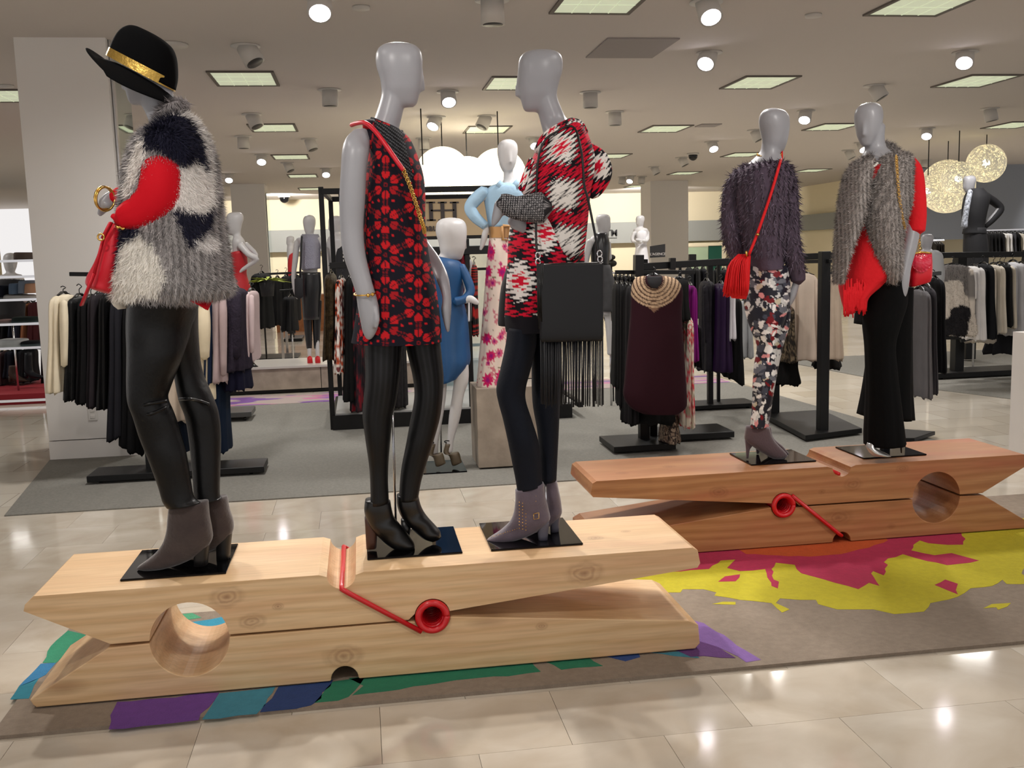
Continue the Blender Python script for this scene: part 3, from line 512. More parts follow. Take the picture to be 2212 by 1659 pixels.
tr = MB().prof([(286, 606, 430, 616, .165), (283, 640, 425, 650, .165), (279, 700, 412, 705, .15, .0), (277, 760, 392, 770, .10, .06), (276, 830, 366, 838, .082, .07), (279, 868, 361, 862, .078, .07), (290, 900, 374, 893, .074, .07), (304, 945, 388, 935, .07, .06), (322, 990, 401, 982, .064, .06), (342, 1045, 411, 1040, .055, .05), (352, 1080, 418, 1074, .05, .05), (362, 1096, 432, 1086, .05, .05)], D, n=32, sub=6, fold=(5, .003, .02, 0)).build('trousers', M_coat, E1)
MB().prof([(350, 640, 420, 650, .14, -.02), (370, 720, 424, 730, .10, -.06), (378, 800, 434, 800, .08, -.08), (388, 860, 455, 850, .075, -.08), (402, 900, 470, 890, .07, -.08), (410, 950, 476, 940, .065, -.08), (416, 1010, 475, 1005, .058, -.07), (420, 1070, 474, 1068, .052, -.06), (422, 1086, 478, 1076, .05, -.06)], D, n=32, sub=6, fold=(5, .003, .02, 2)).build('trouser_leg', M_coat, tr)
for (xa, ya, xb, yb, xc_, yc_) in ((287, 886, 325, 872, 360, 866), (300, 902, 330, 893, 358, 880), (388, 862, 430, 866, 452, 874)): MB().wire([P(xa, ya, D-.03), P((xa+xb)/2, (ya+yb)/2-2, D-.13), P(xb, yb, D-.145 if xa < 380 else D-.0), P(xc_, yc_, D-.1 if xa < 380 else D+.01)], .006, 8, sub=5).build('knee_crease', M_coat, tr)
M_suede = mat('brown_suede', (66, 56, 54), .95, spec=.2, bump=.2, bscale=90, var=.15, sheen=.4); M_hblk = mat('heel_black', (18, 17, 18), .5)
d1 = gdo(310, 1228, D, z0); d2 = gdo(480, 1212, D, z0)
boot(E1, 'ankle_boot', D, [(366, 1092, 449, 1082, .05, .03), (363, 1120, 452, 1115, .052, .02), (360, 1148, 457, 1142, .053, .02)], [(352, 1172, 458, 1166, .052, .01), (338, 1192, 438, 1192, .050, .0), (322, 1206, 402, 1213, .046, 0), (308, 1216, 362, 1226, .04, 0), (299, 1223, 325, 1231, .026, 0), (296, 1227, 302, 1231, .008, 0)], [(420, 1160, 457, 1154, .032, .0), (420, 1192, 450, 1190, .028), (421, 1221, 448, 1219, .026)], M_suede, heelm=M_hblk)
boot(E1, 'ankle_boot', D, [(424, 1080, 490, 1072, .048, -.10), (428, 1110, 495, 1100, .05, -.10), (432, 1135, 503, 1125, .05, -.11)], [(420, 1155, 502, 1150, .05, -.11), (395, 1175, 480, 1178, .046, -.12), (370, 1190, 430, 1198, .04, -.12), (360, 1198, 380, 1204, .02, -.12)], [(466, 1146, 502, 1138, .03, -.11), (468, 1180, 498, 1176, .026, -.11), (469, 1212, 496, 1209, .024, -.11)], M_suede, heelm=M_hblk)
plate(E1, -.90, -.53, 3.63, 4.0)
M_redb = mat('red_blouse', (200, 8, 28), .8, spec=.2, bump=.1, bscale=240)
bl = MB().tube([(347, 318, 34, .15), (347, 352, 42, .17), (345, 396, 45, .18), (336, 430, 46, .18), (306, 457, 40, .18), (280, 466, 33, .18), (262, 472, 25, .18)], D, n=36, sub=8, flat=.8, fold=(6, .006, .03, 0)).build('blouse_sleeve', M_redb, E1)
MB().tube([(330, 400, 34, -.08), (285, 420, 26, -.05), (255, 424, 20, -.03), (243, 424, 14, -.02)], D, n=28, flat=.9, fold=(6, .01, .04, 0)).build('blouse_sleeve', M_redb, E1)
MB().prof([(270, 470, 300, 494, .03, .17), (255, 463, 282, 490, .03, .17), (244, 462, 262, 486, .025, .17), (240, 466, 254, 480, .02, .17)], D, n=20, fold=(6, .03, .06, 0)).build('cuff', M_redb, bl)
MB().prof([(330, 596, 462, 600, .15, .0), (345, 618, 462, 628, .15, 0), (390, 636, 456, 648, .12, .02), (425, 650, 451, 662, .06, .06), (440, 662, 449, 670, .02, .07)], D, n=36, fold=(5, .01, .05, 0)).build('blouse_hem', M_redb, E1)
NAVYP = [(308, 325), (318, 280), (345, 255), (380, 246), (415, 262), (436, 300), (450, 345), (456, 385), (440, 372), (400, 352), (385, 330), (350, 310), (325, 322)]
NAVY2 = [(372, 452), (400, 455), (430, 462), (458, 445), (460, 480), (440, 510), (422, 538), (405, 530), (388, 490)]
WHT = [(390, 350), (420, 345), (450, 372), (462, 400), (462, 440), (440, 462), (400, 452), (365, 440), (378, 400)]
WHT2 = [(240, 700), (244, 560), (262, 520), (292, 505), (325, 522), (345, 560), (358, 600), (340, 640), (300, 640)]
NAVY3 = [(240, 600), (250, 540), (262, 490), (300, 480), (300, 505), (262, 530), (250, 580)]
WHT3 = [(265, 420), (280, 350), (300, 300), (330, 290), (312, 345), (290, 400), (278, 425)]
WHT4 = [(425, 520), (452, 505), (474, 520), (470, 545), (440, 542), (420, 535)]
WHT5 = [(380, 245), (410, 240), (445, 290), (455, 350), (466, 400), (456, 400), (436, 300), (412, 262)]
def furc(px, p):
    j = px+rng.normal(0, 3, px.shape); g = .5+.5*np.sin(px[:, 0]*.42+2*np.sin(px[:, 1]*.03)); c = lincol(172, 167, 166)*(.5+.75*g)[:, None]
    for pl, cc in ((WHT3, (236, 230, 224)), (NAVYP, (34, 34, 52)), (NAVY2, (36, 36, 54)), (WHT, (244, 240, 236)), (WHT2, (242, 238, 230)), (NAVY3, (36, 38, 58)), (WHT4, (236, 232, 230)), (WHT5, (228, 224, 220))): c[inpoly(j, pl)] = lincol(*cc)
    return c
vest = MB().prof([(348, 262, 398, 240, .06), (335, 285, 420, 262, .14), (312, 305, 436, 290, .20), (296, 335, 449, 325, .215), (284, 372, 459, 365, .215), (276, 420, 466, 415, .21), (270, 470, 473, 465, .205), (262, 510, 480, 510, .205), (253, 560, 487, 560, .21), (248, 600, 493, 603, .21), (247, 618, 496, 632, .20), (252, 640, 440, 652, .17)], D, n=64, sub=8, ex=2.2, colf=lambda U, W, p, px: furc(px, p)).build('fur_vest', M_fur, E1)
MB().prof([(250, 590, 330, 600, .16, -.0), (249, 630, 302, 630, .12), (252, 655, 288, 652, .09), (260, 668, 280, 664, .05)], D, n=30, colf=lambda U, W, p, px: furc(px, p)).build('vest_flap', M_fur, vest)
MB().prof([(338, 262, 392, 240, .07), (348, 240, 402, 222, .07), (356, 232, 404, 218, .05)], D, n=30, colf=lambda U, W, p, px: np.tile(lincol(140, 134, 134), (len(px), 1))).build('vest_collar', M_fur, vest)
tufts([c for c in vest.children if 'collar' in c.name][0], 4000, .024, .003, lambda px, p: np.tile(lincol(150, 144, 144), (len(px), 1)), 'fur', vest)
lens = lambda px: np.where(inpoly(px, WHT) | inpoly(px, WHT2) | inpoly(px, NAVYP) | inpoly(px, NAVY2), 1, .8)
tufts(vest, 60000, .022, .0026, furc, 'fur', vest)
sl = MB().tube([(318, 325, 22, .13), (340, 305, 30, .17), (372, 318, 32, .17), (396, 345, 20, .16)], D, n=24, flat=.9, colf=lambda U, W, p, px: np.tile(lincol(34, 34, 52), (len(px), 1))).build('shoulder_fur', M_fur, vest)
tufts(sl, 7000, .024, .003, lambda px, p: np.tile(lincol(32, 32, 52), (len(px), 1)), 'fur', vest)
# hat
hp = P(310, 150, D); Hh = empty('wide_brim_hat', tuple(hp), 'black wide-brimmed felt hat with a gold band', 'hat'); Hh['_w'] = list(hp)
M_felt = mat('black_felt', (6, 6, 7), .95, spec=.1, bump=.1, bscale=300)
th = np.linspace(0, 2*math.pi, 49)[:-1]
ctr = P(304, 150, D); ax1 = P(380, 196, D)-P(238, 118, D); ax1n = ax1/np.linalg.norm(ax1); hw = np.linalg.norm(ax1)/2
ctr = (P(380, 196, D)+P(238, 118, D))/2; upv = np.cross(FH, ax1n); upv = upv if upv[2] > 0 else -upv
rows = []
for s_, th_ in ((.86, 0), (1.0, .004), (1.12, .004), (1.25, .004), (1.38, .004), (1.5, .003), (1.53, .0), (1.5, -.003), (1.38, -.004), (1.25, -.004), (1.12, -.004), (1.0, -.004), (.86, 0)):
    r_ = []
    for t in th:
        k_ = s_-1; c_, n_ = math.cos(t), math.sin(t)
        ext = 1+k_*(1.35 if c_ < 0 else .72)*abs(c_)**1.5+k_*(.55)*(1-abs(c_)**1.5)
        a = hw*.93*ext*c_; b_ = .096*(1+k_*1.25)*n_
        dz = -.022-k_*(.045*abs(c_)**2+.085*(1-abs(c_)**2))+(.10*max(0, k_-.25)*(1 if c_ < -.3 else 0)*abs(c_))
        r_.append(ctr+ax1n*a+FH*b_+upv*(dz+th_))
    rows.append(r_)
MB().grid(np.array(rows), True, False).build('brim', M_felt, Hh)
cr = MB().prof([(236, 120, 376, 194, .092), (243, 101, 381, 171, .09), (250, 85, 381, 145, .088), (259, 71, 378, 122, .084), (270, 62, 370, 103, .078), (283, 57, 356, 89, .064), (297, 58, 340, 78, .04), (306, 62, 326, 71, .01)], D, n=40, sub=4, ex=2.3).build('crown', M_felt, Hh)
MB().prof([(233, 121, 375, 197, .0955), (240, 104, 380, 177, .0945)], D, n=40, sub=1, ex=2.2, cap=False).build('hat_band', mat('gold_band', (196, 160, 80), .35, .85, bump=.3, bscale=80), Hh)
# bangle and bag
bp = P(222, 428, D); bg_ = MB().wire([P(224+19*math.cos(t), 428+26*math.sin(t)*.95, D-.02+.03*math.cos(t)) for t in np.linspace(0, 2*math.pi, 33)], .0045, 8).wire([P(228+20*math.cos(t), 430+27*math.sin(t)*.95, D-.025+.03*math.cos(t)) for t in np.linspace(0, 2*math.pi, 33)], .0035, 8)
tag(bg_.build('bangle', M_gold, loc=tuple(bp)), 'gold and tan bangles on the raised hand of the fur-vest-and-hat mannequin', 'bracelet')
M_redl = mat('red_leather', (205, 22, 42), .4, bump=.06, bscale=60); B1 = empty('hobo_bag', tuple(P(225, 560, D)), 'red leather slouchy bag hanging at the front of the white fur vest', 'bag'); B1['_w'] = list(P(225, 560, D))
MB().prof([(234, 486, 264, 480, .02, .14), (224, 520, 268, 520, .045, .13), (208, 565, 270, 575, .06, .12), (191, 600, 266, 612, .07, .1), (194, 618, 262, 628, .065, .1), (218, 630, 256, 636, .03, .1)], D, n=44, sub=6, fold=(5, .02, .06, 1)).build('bag_body', M_redl, B1)
MB().bar(P(240, 480, D-.2), P(222, 515, D-.2), .006, .024, up=tuple(-FH)).bar(P(224, 512, D-.2), P(204, 590, D-.2), .005, .016, up=tuple(-FH)).bar(P(204, 590, D-.2), P(176, 660, D-.19), .005, .022, up=tuple(-FH)).build('strap', M_redl, B1)
MB().wire([P(218+7*math.cos(t), 512+7*math.sin(t), D-.225) for t in np.linspace(0, 2*math.pi, 17)], .003, 6).wire([P(250+k*5, 488+k*1.2+(k % 2)*3, D-.2) for k in range(5)], .005, 6).build('buckle', M_gold, B1)
# ===== 2: floral dress
D = 3.75
E2 = mann(860, 1182, D, 'mannequin in black and red floral shift dress with ribbed black tights, front centre')
b = MB(); head(b, 863.5, 92, 231, D, -14, 1.0); b.prof([(822, 175, 884, 195, .05), (824, 205, 875, 222, .05), (815, 238, 868, 252, .055), (805, 264, 862, 282, .06), (792, 285, 872, 302, .08), (800, 320, 880, 335, .09), (802, 360, 890, 365, .10), (795, 430, 905, 430, .11), (795, 520, 910, 520, .10), (795, 620, 925, 620, .11), (800, 720, 930, 720, .11)], D, sub=4)
b.tube([(785, 290, 22, .1), (770, 318, 29, .14), (764, 370, 28, .15), (761, 430, 28, .15), (760, 490, 25.5, .15), (765, 545, 24, .16), (777, 590, 21.5, .17), (788, 628, 20.5, .18), (795, 660, 22.5, .18), (799, 690, 21, .18), (798, 715, 15.5, .18), (797, 730, 8, .18)], D, n=24, flat=.85)
b.tube([(812, 665, 5, .2), (814, 690, 6.5, .21), (812, 708, 4, .21)], D)
b.tube([(882, 325, 16, -.12), (886, 430, 15, -.2), (906, 515, 15, -.22), (938, 565, 15, -.17), (955, 600, 14, -.1), (965, 640, 10, -.06), (964, 670, 11, -.04), (966, 700, 7, -.03), (968, 716, 4, -.03)], D, n=20)
b.tube([(828, 740, 28, .05), (822, 860, 24, .05), (817, 960, 17, .05), (820, 1080, 13, .04), (826, 1130, 14, .02)], D); b.tube([(914, 740, 26, -.04), (925, 860, 20, -.03), (908, 960, 16, -.02), (884, 1070, 13, -.02), (890, 1115, 13, -.04)], D)
remesh(b.build('body', M_mann, E2), .006)
def heart(u, v, s):
    u = np.abs(u)/s; v = v/s; return (u*u+v*v-1)**3-u*u*(-v)**3*1.2 < 0
LACE = [(806, 258), (868, 282), (893, 378), (884, 402), (868, 372), (838, 322)]
def dressc(U, W, p, px):
    s = px[:, 0]-(868+.0*px[:, 1]); edge = np.interp(px[:, 1], [260, 480, 740], [62, 80, 98]); s = np.arcsin(np.clip(s/edge, -1, 1))*edge*.95; t = px[:, 1]
    c = np.tile(lincol(22, 19, 30), (len(px), 1)); red = lincol(196, 28, 36); dim = lincol(120, 22, 30)
    jx = 3*np.sin(t*.35)+0
    for i, ox in enumerate((-105, -35, 35, 105)):
        for k in range(-1, 8):
            oy = 285+76*k+(38 if i % 2 else 0); u = s-ox; v = t-oy
            for q in range(6):
                an = math.pi/6+q*math.pi/3; uu = u*math.cos(an)+v*math.sin(an)-19; vv = -u*math.sin(an)+v*math.cos(an)
                hm = heart(vv, -uu, 8.2)&(np.abs(vv) > .7); c[hm] = red if q % 3 else dim*.5+red*.5
                dm = (np.abs(uu-15) < 4) & (np.abs(np.abs(vv)-4) < 2.6) & (np.abs(uu-15) > np.abs(np.abs(vv)-4)*.8); c[dm] = dim
            r = np.hypot(u, v); c[(r < 5) & (r > 2)] = dim
            for dx, dy in ((35, 0), (17, 34), (-17, 34)): c[np.hypot(u-dx, v-dy) < 3] = red
    l = inpoly(px, LACE); nn = (np.sin(px[:, 0]*.9)*np.sin(px[:, 1]*.8+px[:, 0]*.3) > .35); c[l] = lincol(20, 20, 22); c[l & nn] = lincol(92, 92, 96)
    return c
MB().prof([(806, 257, 866, 281, .075, .0), (786, 265, 884, 298, .125, .0), (788, 292, 896, 322, .15), (798, 330, 906, 350, .165), (794, 372, 914, 380, .16), (784, 420, 918, 420, .155), (779, 480, 918, 480, .15), (780, 540, 925, 545, .15), (781, 600, 938, 605, .16), (774, 660, 947, 662, .17), (766, 715, 952, 712, .18), (762, 738, 953, 738, .185)], D, n=220, sub=26, ex=2.2, fold=(5, .002, .012, 1), colf=dressc).build('shift_dress', M_attr, E2)
M_lace = mat('lace_trim', (16, 16, 18), .9, bump=.6, bscale=200)
MB().wire([P(x, y, D-d) for x, y, d in ((803, 256, .03), (818, 262, .075), (840, 274, .085), (858, 285, .07), (868, 284, .02))], .006, 8, sub=4).build('neckline_trim', M_lace, E2)
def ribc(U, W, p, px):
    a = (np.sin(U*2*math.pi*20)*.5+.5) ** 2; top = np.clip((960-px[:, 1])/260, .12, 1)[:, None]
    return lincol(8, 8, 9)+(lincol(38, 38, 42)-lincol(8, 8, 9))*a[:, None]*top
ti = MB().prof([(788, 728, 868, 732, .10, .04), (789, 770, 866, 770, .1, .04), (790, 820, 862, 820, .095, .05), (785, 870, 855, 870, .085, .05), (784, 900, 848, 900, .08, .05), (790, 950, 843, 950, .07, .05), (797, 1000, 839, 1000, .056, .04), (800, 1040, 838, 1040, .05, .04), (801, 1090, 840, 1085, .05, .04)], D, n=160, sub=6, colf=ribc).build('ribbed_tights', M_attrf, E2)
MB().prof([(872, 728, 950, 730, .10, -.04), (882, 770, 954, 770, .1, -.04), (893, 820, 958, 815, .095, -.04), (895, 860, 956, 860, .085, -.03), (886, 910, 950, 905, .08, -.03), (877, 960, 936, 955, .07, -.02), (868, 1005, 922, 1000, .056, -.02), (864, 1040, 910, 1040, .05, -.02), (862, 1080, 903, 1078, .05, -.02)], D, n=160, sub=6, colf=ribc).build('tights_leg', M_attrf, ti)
M_bl = mat('black_leather', (9, 9, 10), .35, bump=.05, bscale=90)
boot(E2, 'open_toe_bootie', D, [(789, 1078, 843, 1083, .05, .03), (787, 1100, 846, 1100, .05, .03), (792, 1122, 851, 1118, .052, .02)], [(803, 1142, 862, 1132, .052, .02), (820, 1160, 874, 1146, .052, .01), (838, 1176, 886, 1162, .05, .01), (856, 1186, 894, 1174, .043, .01), (872, 1190, 896, 1182, .03, .01)], [(788, 1115, 822, 1125, .032, .02), (790, 1150, 815, 1152, .026, .02), (792, 1184, 813, 1183, .024, .02)], M_bl, heelm=mat('stacked_heel', (70, 42, 32), .5))
boot(E2, 'open_toe_bootie', D, [(857, 1068, 903, 1068, .048, -.03), (858, 1090, 908, 1090, .05, -.03), (866, 1112, 915, 1106, .05, -.04)], [(880, 1130, 925, 1120, .05, -.04), (898, 1148, 938, 1134, .05, -.05), (915, 1162, 950, 1148, .046, -.05), (932, 1169, 953, 1160, .03, -.05)], [(866, 1120, 890, 1126, .028, -.06), (868, 1160, 884, 1162, .022, -.06)], M_bl)
plate(E2, -.02, .34, 3.67, 4.04)
MB().wire([P(847, 860, D+.02), P(855, 1130, D+.06)], .005, 8).build('support_rod', M_chrome, E2)
e = empty('shoulder_chain_bag', tuple(P(905, 480, D)), 'red leather strap and gold chain worn across the floral dress', 'strap'); e['_w'] = list(P(905, 480, D))
MB().wire([P(x, y, D-d) for x, y, d in ((760, 270, .0), (772, 266, .08), (790, 266, .13), (812, 285, .16), (838, 320, .18), (860, 352, .19), (872, 368, .19))], .0085, 8, sub=4).build('leather_strap', M_redl, e)
cp = catmull(np.array([(871, 366, .19), (885, 400, .185), (897, 435, .18), (908, 470, .17), (915, 490, .16), (917, 502, .14)], float), 8)
for k in range(0, len(cp)-1):
    c = P(cp[k][0], cp[k][1], D-cp[k][2]); rr = .0065; a = k % 2
    MB().wire([c+RP*rr*math.cos(t)*(1 if a else .5)+np.array([0, 0, 1])*rr*1.3*math.sin(t)+FH*(-.004 if a else .0)-FH*rr*math.cos(t)*(0 if a else 1) for t in np.linspace(0, 2*math.pi, 8)], .0019, 4).build('chain_link', M_gold, e)
bc = MB().wire([P(788+23.5*math.cos(t), 634+4*math.sin(t)-2*math.cos(t), D-.18-.045*math.sin(t)) for t in np.linspace(0, 2*math.pi, 33)], .0028, 6); bc.sphere(P(795, 638, D-.226), .007, 8, 6).sphere(P(805, 636, D-.212), .007, 8, 6)
tag(bc.build('bracelet', M_gold, loc=tuple(P(790, 634, D-.18))), 'thin gold bracelet on the wrist beside the floral dress', 'bracelet')
# ===== 3: poncho
D = 3.84
E3 = mann(1120, 1165, D, 'mannequin in red, black and white zigzag-knit poncho with dark jeans, right of centre front')
b = MB(); head(b, 1166, 107, 241, D, 180, 1.0); b.prof([(1140, 190, 1208, 178, .05), (1152, 220, 1203, 205, .05), (1162, 245, 1212, 232, .052), (1170, 275, 1224, 256, .06), (1175, 300, 1250, 285, .12), (1170, 340, 1265, 330, .16), (1165, 430, 1260, 430, .13), (1150, 560, 1255, 560, .14), (1110, 700, 1195, 700, .13)], D, sub=4)
b.tube([(1225, 320, 24, .12), (1222, 400, 24, .16), (1175, 450, 20, .17), (1110, 455, 17, .17), (1085, 442, 15, .18), (1078, 455, 13, .18), (1070, 475, 9, .18), (1064, 488, 4, .18)], D)
b.tube([(1200, 500, 16, .1), (1110, 470, 13, .12), (1118, 480, 18, .13), (1130, 492, 13, .13), (1138, 502, 7, .13)], D, flat=.7)
b.tube([(1126, 700, 24, .04), (1110, 850, 20, .05), (1130, 950, 18, .04), (1145, 1045, 13, .03), (1150, 1100, 14, .02)], D); b.tube([(1180, 700, 22, -.05), (1180, 850, 16, -.06), (1184, 950, 13, -.06), (1186, 1035, 11, -.06), (1190, 1090, 11, -.08)], D)
remesh(b.build('body', M_mann, E3), .006)
RW, RK, RR_ = lincol(238, 232, 226), lincol(22, 20, 26), lincol(214, 20, 52)
def tri(x): return np.abs((x % 1)*2-1)
def ikat(px, ang, P1=120., P2=92., lam=9., amp=20., ox=0, oy=0):
    a = math.radians(ang); x = px[:, 0]-ox; y = px[:, 1]-oy
    u = x*math.cos(a)+y*math.sin(a); v = -x*math.sin(a)+y*math.cos(a)
    u = u+amp*(tri(v/lam)-.5)
    i = np.floor(v/P2+.5); uu = (u+(i % 2)*P1/2)/P1; d = np.abs(uu-np.floor(uu+.5))*2+np.abs(v/P2-i)*1.35; par = ((np.floor(uu+.5)+i) % 2).astype(int)
    c = np.tile(RR_, (len(px), 1)); c[d < .96] = RK; c[d < .66] = RW; c[(d < .30) & (par == 0)] = RR_; c[(d < .16) & (par == 1)] = RK
    c[(d > 1.3)] = RK
    return c
pon = MB().prof([(1203, 272, 1238, 256, .08), (1186, 290, 1258, 272, .15), (1166, 312, 1272, 300, .2), (1150, 342, 1283, 336, .22), (1136, 378, 1282, 375, .23), (1126, 408, 1275, 410, .23), (1140, 432, 1272, 440, .22), (1156, 468, 1268, 480, .2), (1172, 505, 1264, 520, .19), (1188, 535, 1258, 552, .18), (1212, 556, 1248, 574, .15)], D, n=230, sub=26, ex=2.3, fold=(6, .004, .02, .5), colf=lambda U, W, p, px: ikat(px, -38, P1=116, P2=84, amp=34, lam=9.5, ox=1212, oy=318)).build('poncho', M_attr, E3)
MB().tube([(1262, 320, 18, -.12), (1284, 345, 28, -.14), (1296, 372, 26, -.14), (1286, 405, 20, -.12), (1280, 422, 12, -.1)], D, n=90, sub=16, flat=1.2, fold=(4, .01, .04, 0), colf=lambda U, W, p, px: ikat(px, -50, ox=1290, oy=360, P1=110, P2=70)).build('poncho_sleeve', M_attr, pon)
MB().tube([(1160, 326, 9, .12), (1180, 300, 13, .15), (1212, 280, 15, .14), (1244, 270, 14, .1), (1262, 290, 11, .08)], D, n=50, sub=14, colf=lambda U, W, p, px: ikat(px, -60, P1=60, P2=44, lam=8, amp=16, ox=1190, oy=280)).build('poncho_collar', M_attr, pon)
MB().tube([(1148, 345, 7, .16), (1138, 375, 8, .19), (1126, 408, 8, .2)], D, n=30, sub=14, colf=lambda U, W, p, px: ikat(px, -60, P1=60, P2=44, lam=8, amp=16, ox=1190, oy=280)).build('poncho_edge', M_attr, pon)
def knitc(U, W, p, px): k = (np.sin(px[:, 0]*1.25+px[:, 1]*.12) > -.1) & (np.sin(px[:, 1]*1.3) > -.55); c = np.tile(lincol(40, 39, 42), (len(px), 1)); c[k] = lincol(150, 147, 148); return c
MB().tube([(1172, 448, 34, .2), (1140, 450, 30, .2), (1112, 448, 25, .2), (1092, 440, 22, .2), (1084, 440, 19, .2)], D, n=110, sub=16, flat=.8, colf=knitc).build('knit_sleeve', M_attr, E3)
low = MB().prof([(1105, 470, 1262, 480, .17), (1098, 520, 1262, 530, .18), (1096, 580, 1258, 585, .18), (1092, 640, 1215, 640, .17), (1090, 690, 1196, 690, .16), (1093, 716, 1192, 714, .155)], D, n=190, sub=24, fold=(4, .003, .01, 0), colf=lambda U, W, p, px: np.where((px[:, 1] > 684)[:, None], RK, ikat(px, 0, P1=112, P2=104, lam=12, amp=26, ox=1122, oy=607))).build('cardigan', M_attr, E3)
MB().prof([(1100, 560, 1150, 560, .1, -.08), (1082, 620, 1130, 620, .1, -.08), (1075, 690, 1120, 690, .1, -.08), (1076, 702, 1118, 702, .1, -.08)], D, n=30, fold=(5, .01, .03, 0)).build('cardigan_panel', mat('black_knit', (22, 19, 22), .95), low)
je = MB().prof([(1096, 706, 1160, 708, .12, .03), (1092, 745, 1158, 750, .11, .04), (1080, 800, 1146, 800, .1, .05), (1072, 838, 1136, 838, .09, .05), (1076, 868, 1136, 866, .085, .05), (1086, 905, 1148, 905, .085, .05), (1096, 950, 1162, 950, .08, .05), (1104, 990, 1168, 990, .068, .04), (1112, 1030, 1170, 1030, .06, .03), (1117, 1060, 1172, 1046, .055, .03)], D, n=32, sub=6, fold=(5, .003, .012, 0)).build('jeans', M_navy, E3)
MB().prof([(1150, 706, 1212, 708, .12, -.05), (1148, 800, 1210, 800, .1, -.06), (1150, 870, 1209, 870, .085, -.06), (1160, 930, 1207, 930, .075, -.06), (1165, 990, 1204, 990, .062, -.05), (1168, 1040, 1202, 1036, .055, -.05)], D, n=32, sub=6, fold=(5, .003, .012, 1)).build('jeans_leg', M_navy, je)
M_lav = mat('lavender_suede', (92, 80, 92), .75, bump=.15, bscale=70, var=.15, sheen=.4); M_lavh = mat('grey_heel', (88, 86, 98), .5)
o = boot(E3, 'buckled_boot', D, [(1113, 1058, 1174, 1042, .05, .03), (1113, 1080, 1178, 1070, .052, .03), (1110, 1105, 1184, 1095, .052, .02)], [(1102, 1125, 1188, 1122, .052, .02), (1090, 1138, 1168, 1142, .05, .01), (1078, 1148, 1138, 1158, .046, .01), (1064, 1157, 1105, 1168, .04, .01), (1055, 1163, 1078, 1171, .028, .01), (1052, 1166, 1058, 1170, .01, .01)], [(1162, 1126, 1187, 1118, .034, .015), (1161, 1147, 1185, 1142, .032, .015), (1163, 1166, 1183, 1163, .03, .015)], M_lav, heelm=M_lavh)
bk = MB()
for x, y in ((1152, 1078), (1158, 1115)): bk.wire([P(x+dx, y+dy-dx*.2, D-.078) for dx, dy in ((-5, -6), (6, -6), (6, 6), (-5, 6), (-5, -6))], .0016, 5)
for k in range(9):
    for j in range(3): bk.sphere(P(1122+j*7, 1085+k*7+j*2, D-.078+.004*j), .0022, 6, 5)
for k in range(14): bk.sphere(P(1062+k*5, 1160-k*1.6, D-.05-.001*k), .0018, 6, 5)
bk.build('buckles_and_studs', M_gold, o)['kind'] = 'stuff'
boot(E3, 'buckled_boot', D, [(1172, 1036, 1202, 1033, .046, -.08), (1176, 1065, 1208, 1062, .05, -.08), (1178, 1095, 1213, 1090, .05, -.09)], [(1160, 1112, 1212, 1112, .05, -.09), (1140, 1130, 1190, 1134, .045, -.1), (1120, 1142, 1160, 1150, .035, -.1)], [(1188, 1108, 1212, 1104, .032, -.09), (1188, 1128, 1209, 1126, .03, -.09), (1189, 1147, 1207, 1146, .028, -.09)], M_lav, heelm=M_lavh)
MB().wire([P(1178, 1035, D+.02), P(1180, 1150, D+.05)], .005, 8).build('support_rod', M_chrome, E3)
plate(E3, .45, .81, 3.67, 4.06)
# fringe bag
B2 = empty('fringe_bag', tuple(P(1232, 650, D-.26)), 'square black leather shoulder bag with long fringe beside the poncho', 'bag'); B2['_w'] = list(P(1232, 650, D-.26)); DB = D-.25
M_bagl = mat('bag_leather', (15, 15, 18), .42, bump=.25, bscale=9, spec=.35)
q = []
for y, k in ((566, .55), (569, .9), (580, 1), (640, 1.15), (700, 1.1), (728, .95), (736, .6)): q.append((1166+(0 if y < 730 else 4), y+3, 1303-(0 if y < 730 else 4), y, .022*k))
MB().prof(q, DB, n=40, sub=5, ex=6).build('bag_body', M_bagl, B2)
MB().wire([P(x, 571-(x-1166)*.012, DB-.016) for x in range(1170, 1302, 10)], .0022, 5).build('zip', M_chrome, B2)
fr = MB()
for k in range(58):
    x = 1168+k*2.35+rng.normal(0, .4); L_ = 877+rng.normal(0, 3); dz = rng.normal(0, .006); sx = rng.normal(0, 1.5)
    fr.bar(P(x, 728, DB+dz), P(x+sx, L_ if k > 25 else L_-2, DB+dz), .0042, .0022, up=tuple(FH))
fr.build('fringe', mat('fringe_leather', (26, 26, 30), .5), B2)['kind'] = 'stuff'
fr = MB()
for k in range(9): fr.bar(P(1160+k*1.6, 570, DB-.02), P(1162+k*1.2+rng.normal(0, 1), 690+rng.normal(0, 12), DB-.02), .004, .002, up=tuple(FH))
fr.build('tassel', M_bl, B2)['kind'] = 'stuff'
st_ = MB().wire([P(x, y, D-d) for x, y, d in ((1163, 566, .25), (1158, 500, .2), (1165, 330, .2), (1205, 283, .17), (1240, 276, .17), (1256, 330, .23), (1262, 400, .25), (1270, 430, .25), (1284, 500, .25), (1295, 560, .25))], .0045, 7, sub=5); st_.build('strap', M_bl, B2)
for x, y in ((1162, 552), (1162, 566), (1295, 548), (1296, 560)): MB().wire([P(x+5*math.cos(t), y+7*math.sin(t), DB-.01) for t in np.linspace(0, 2*math.pi, 13)], .0028, 5).build('ring', M_chrome, B2)
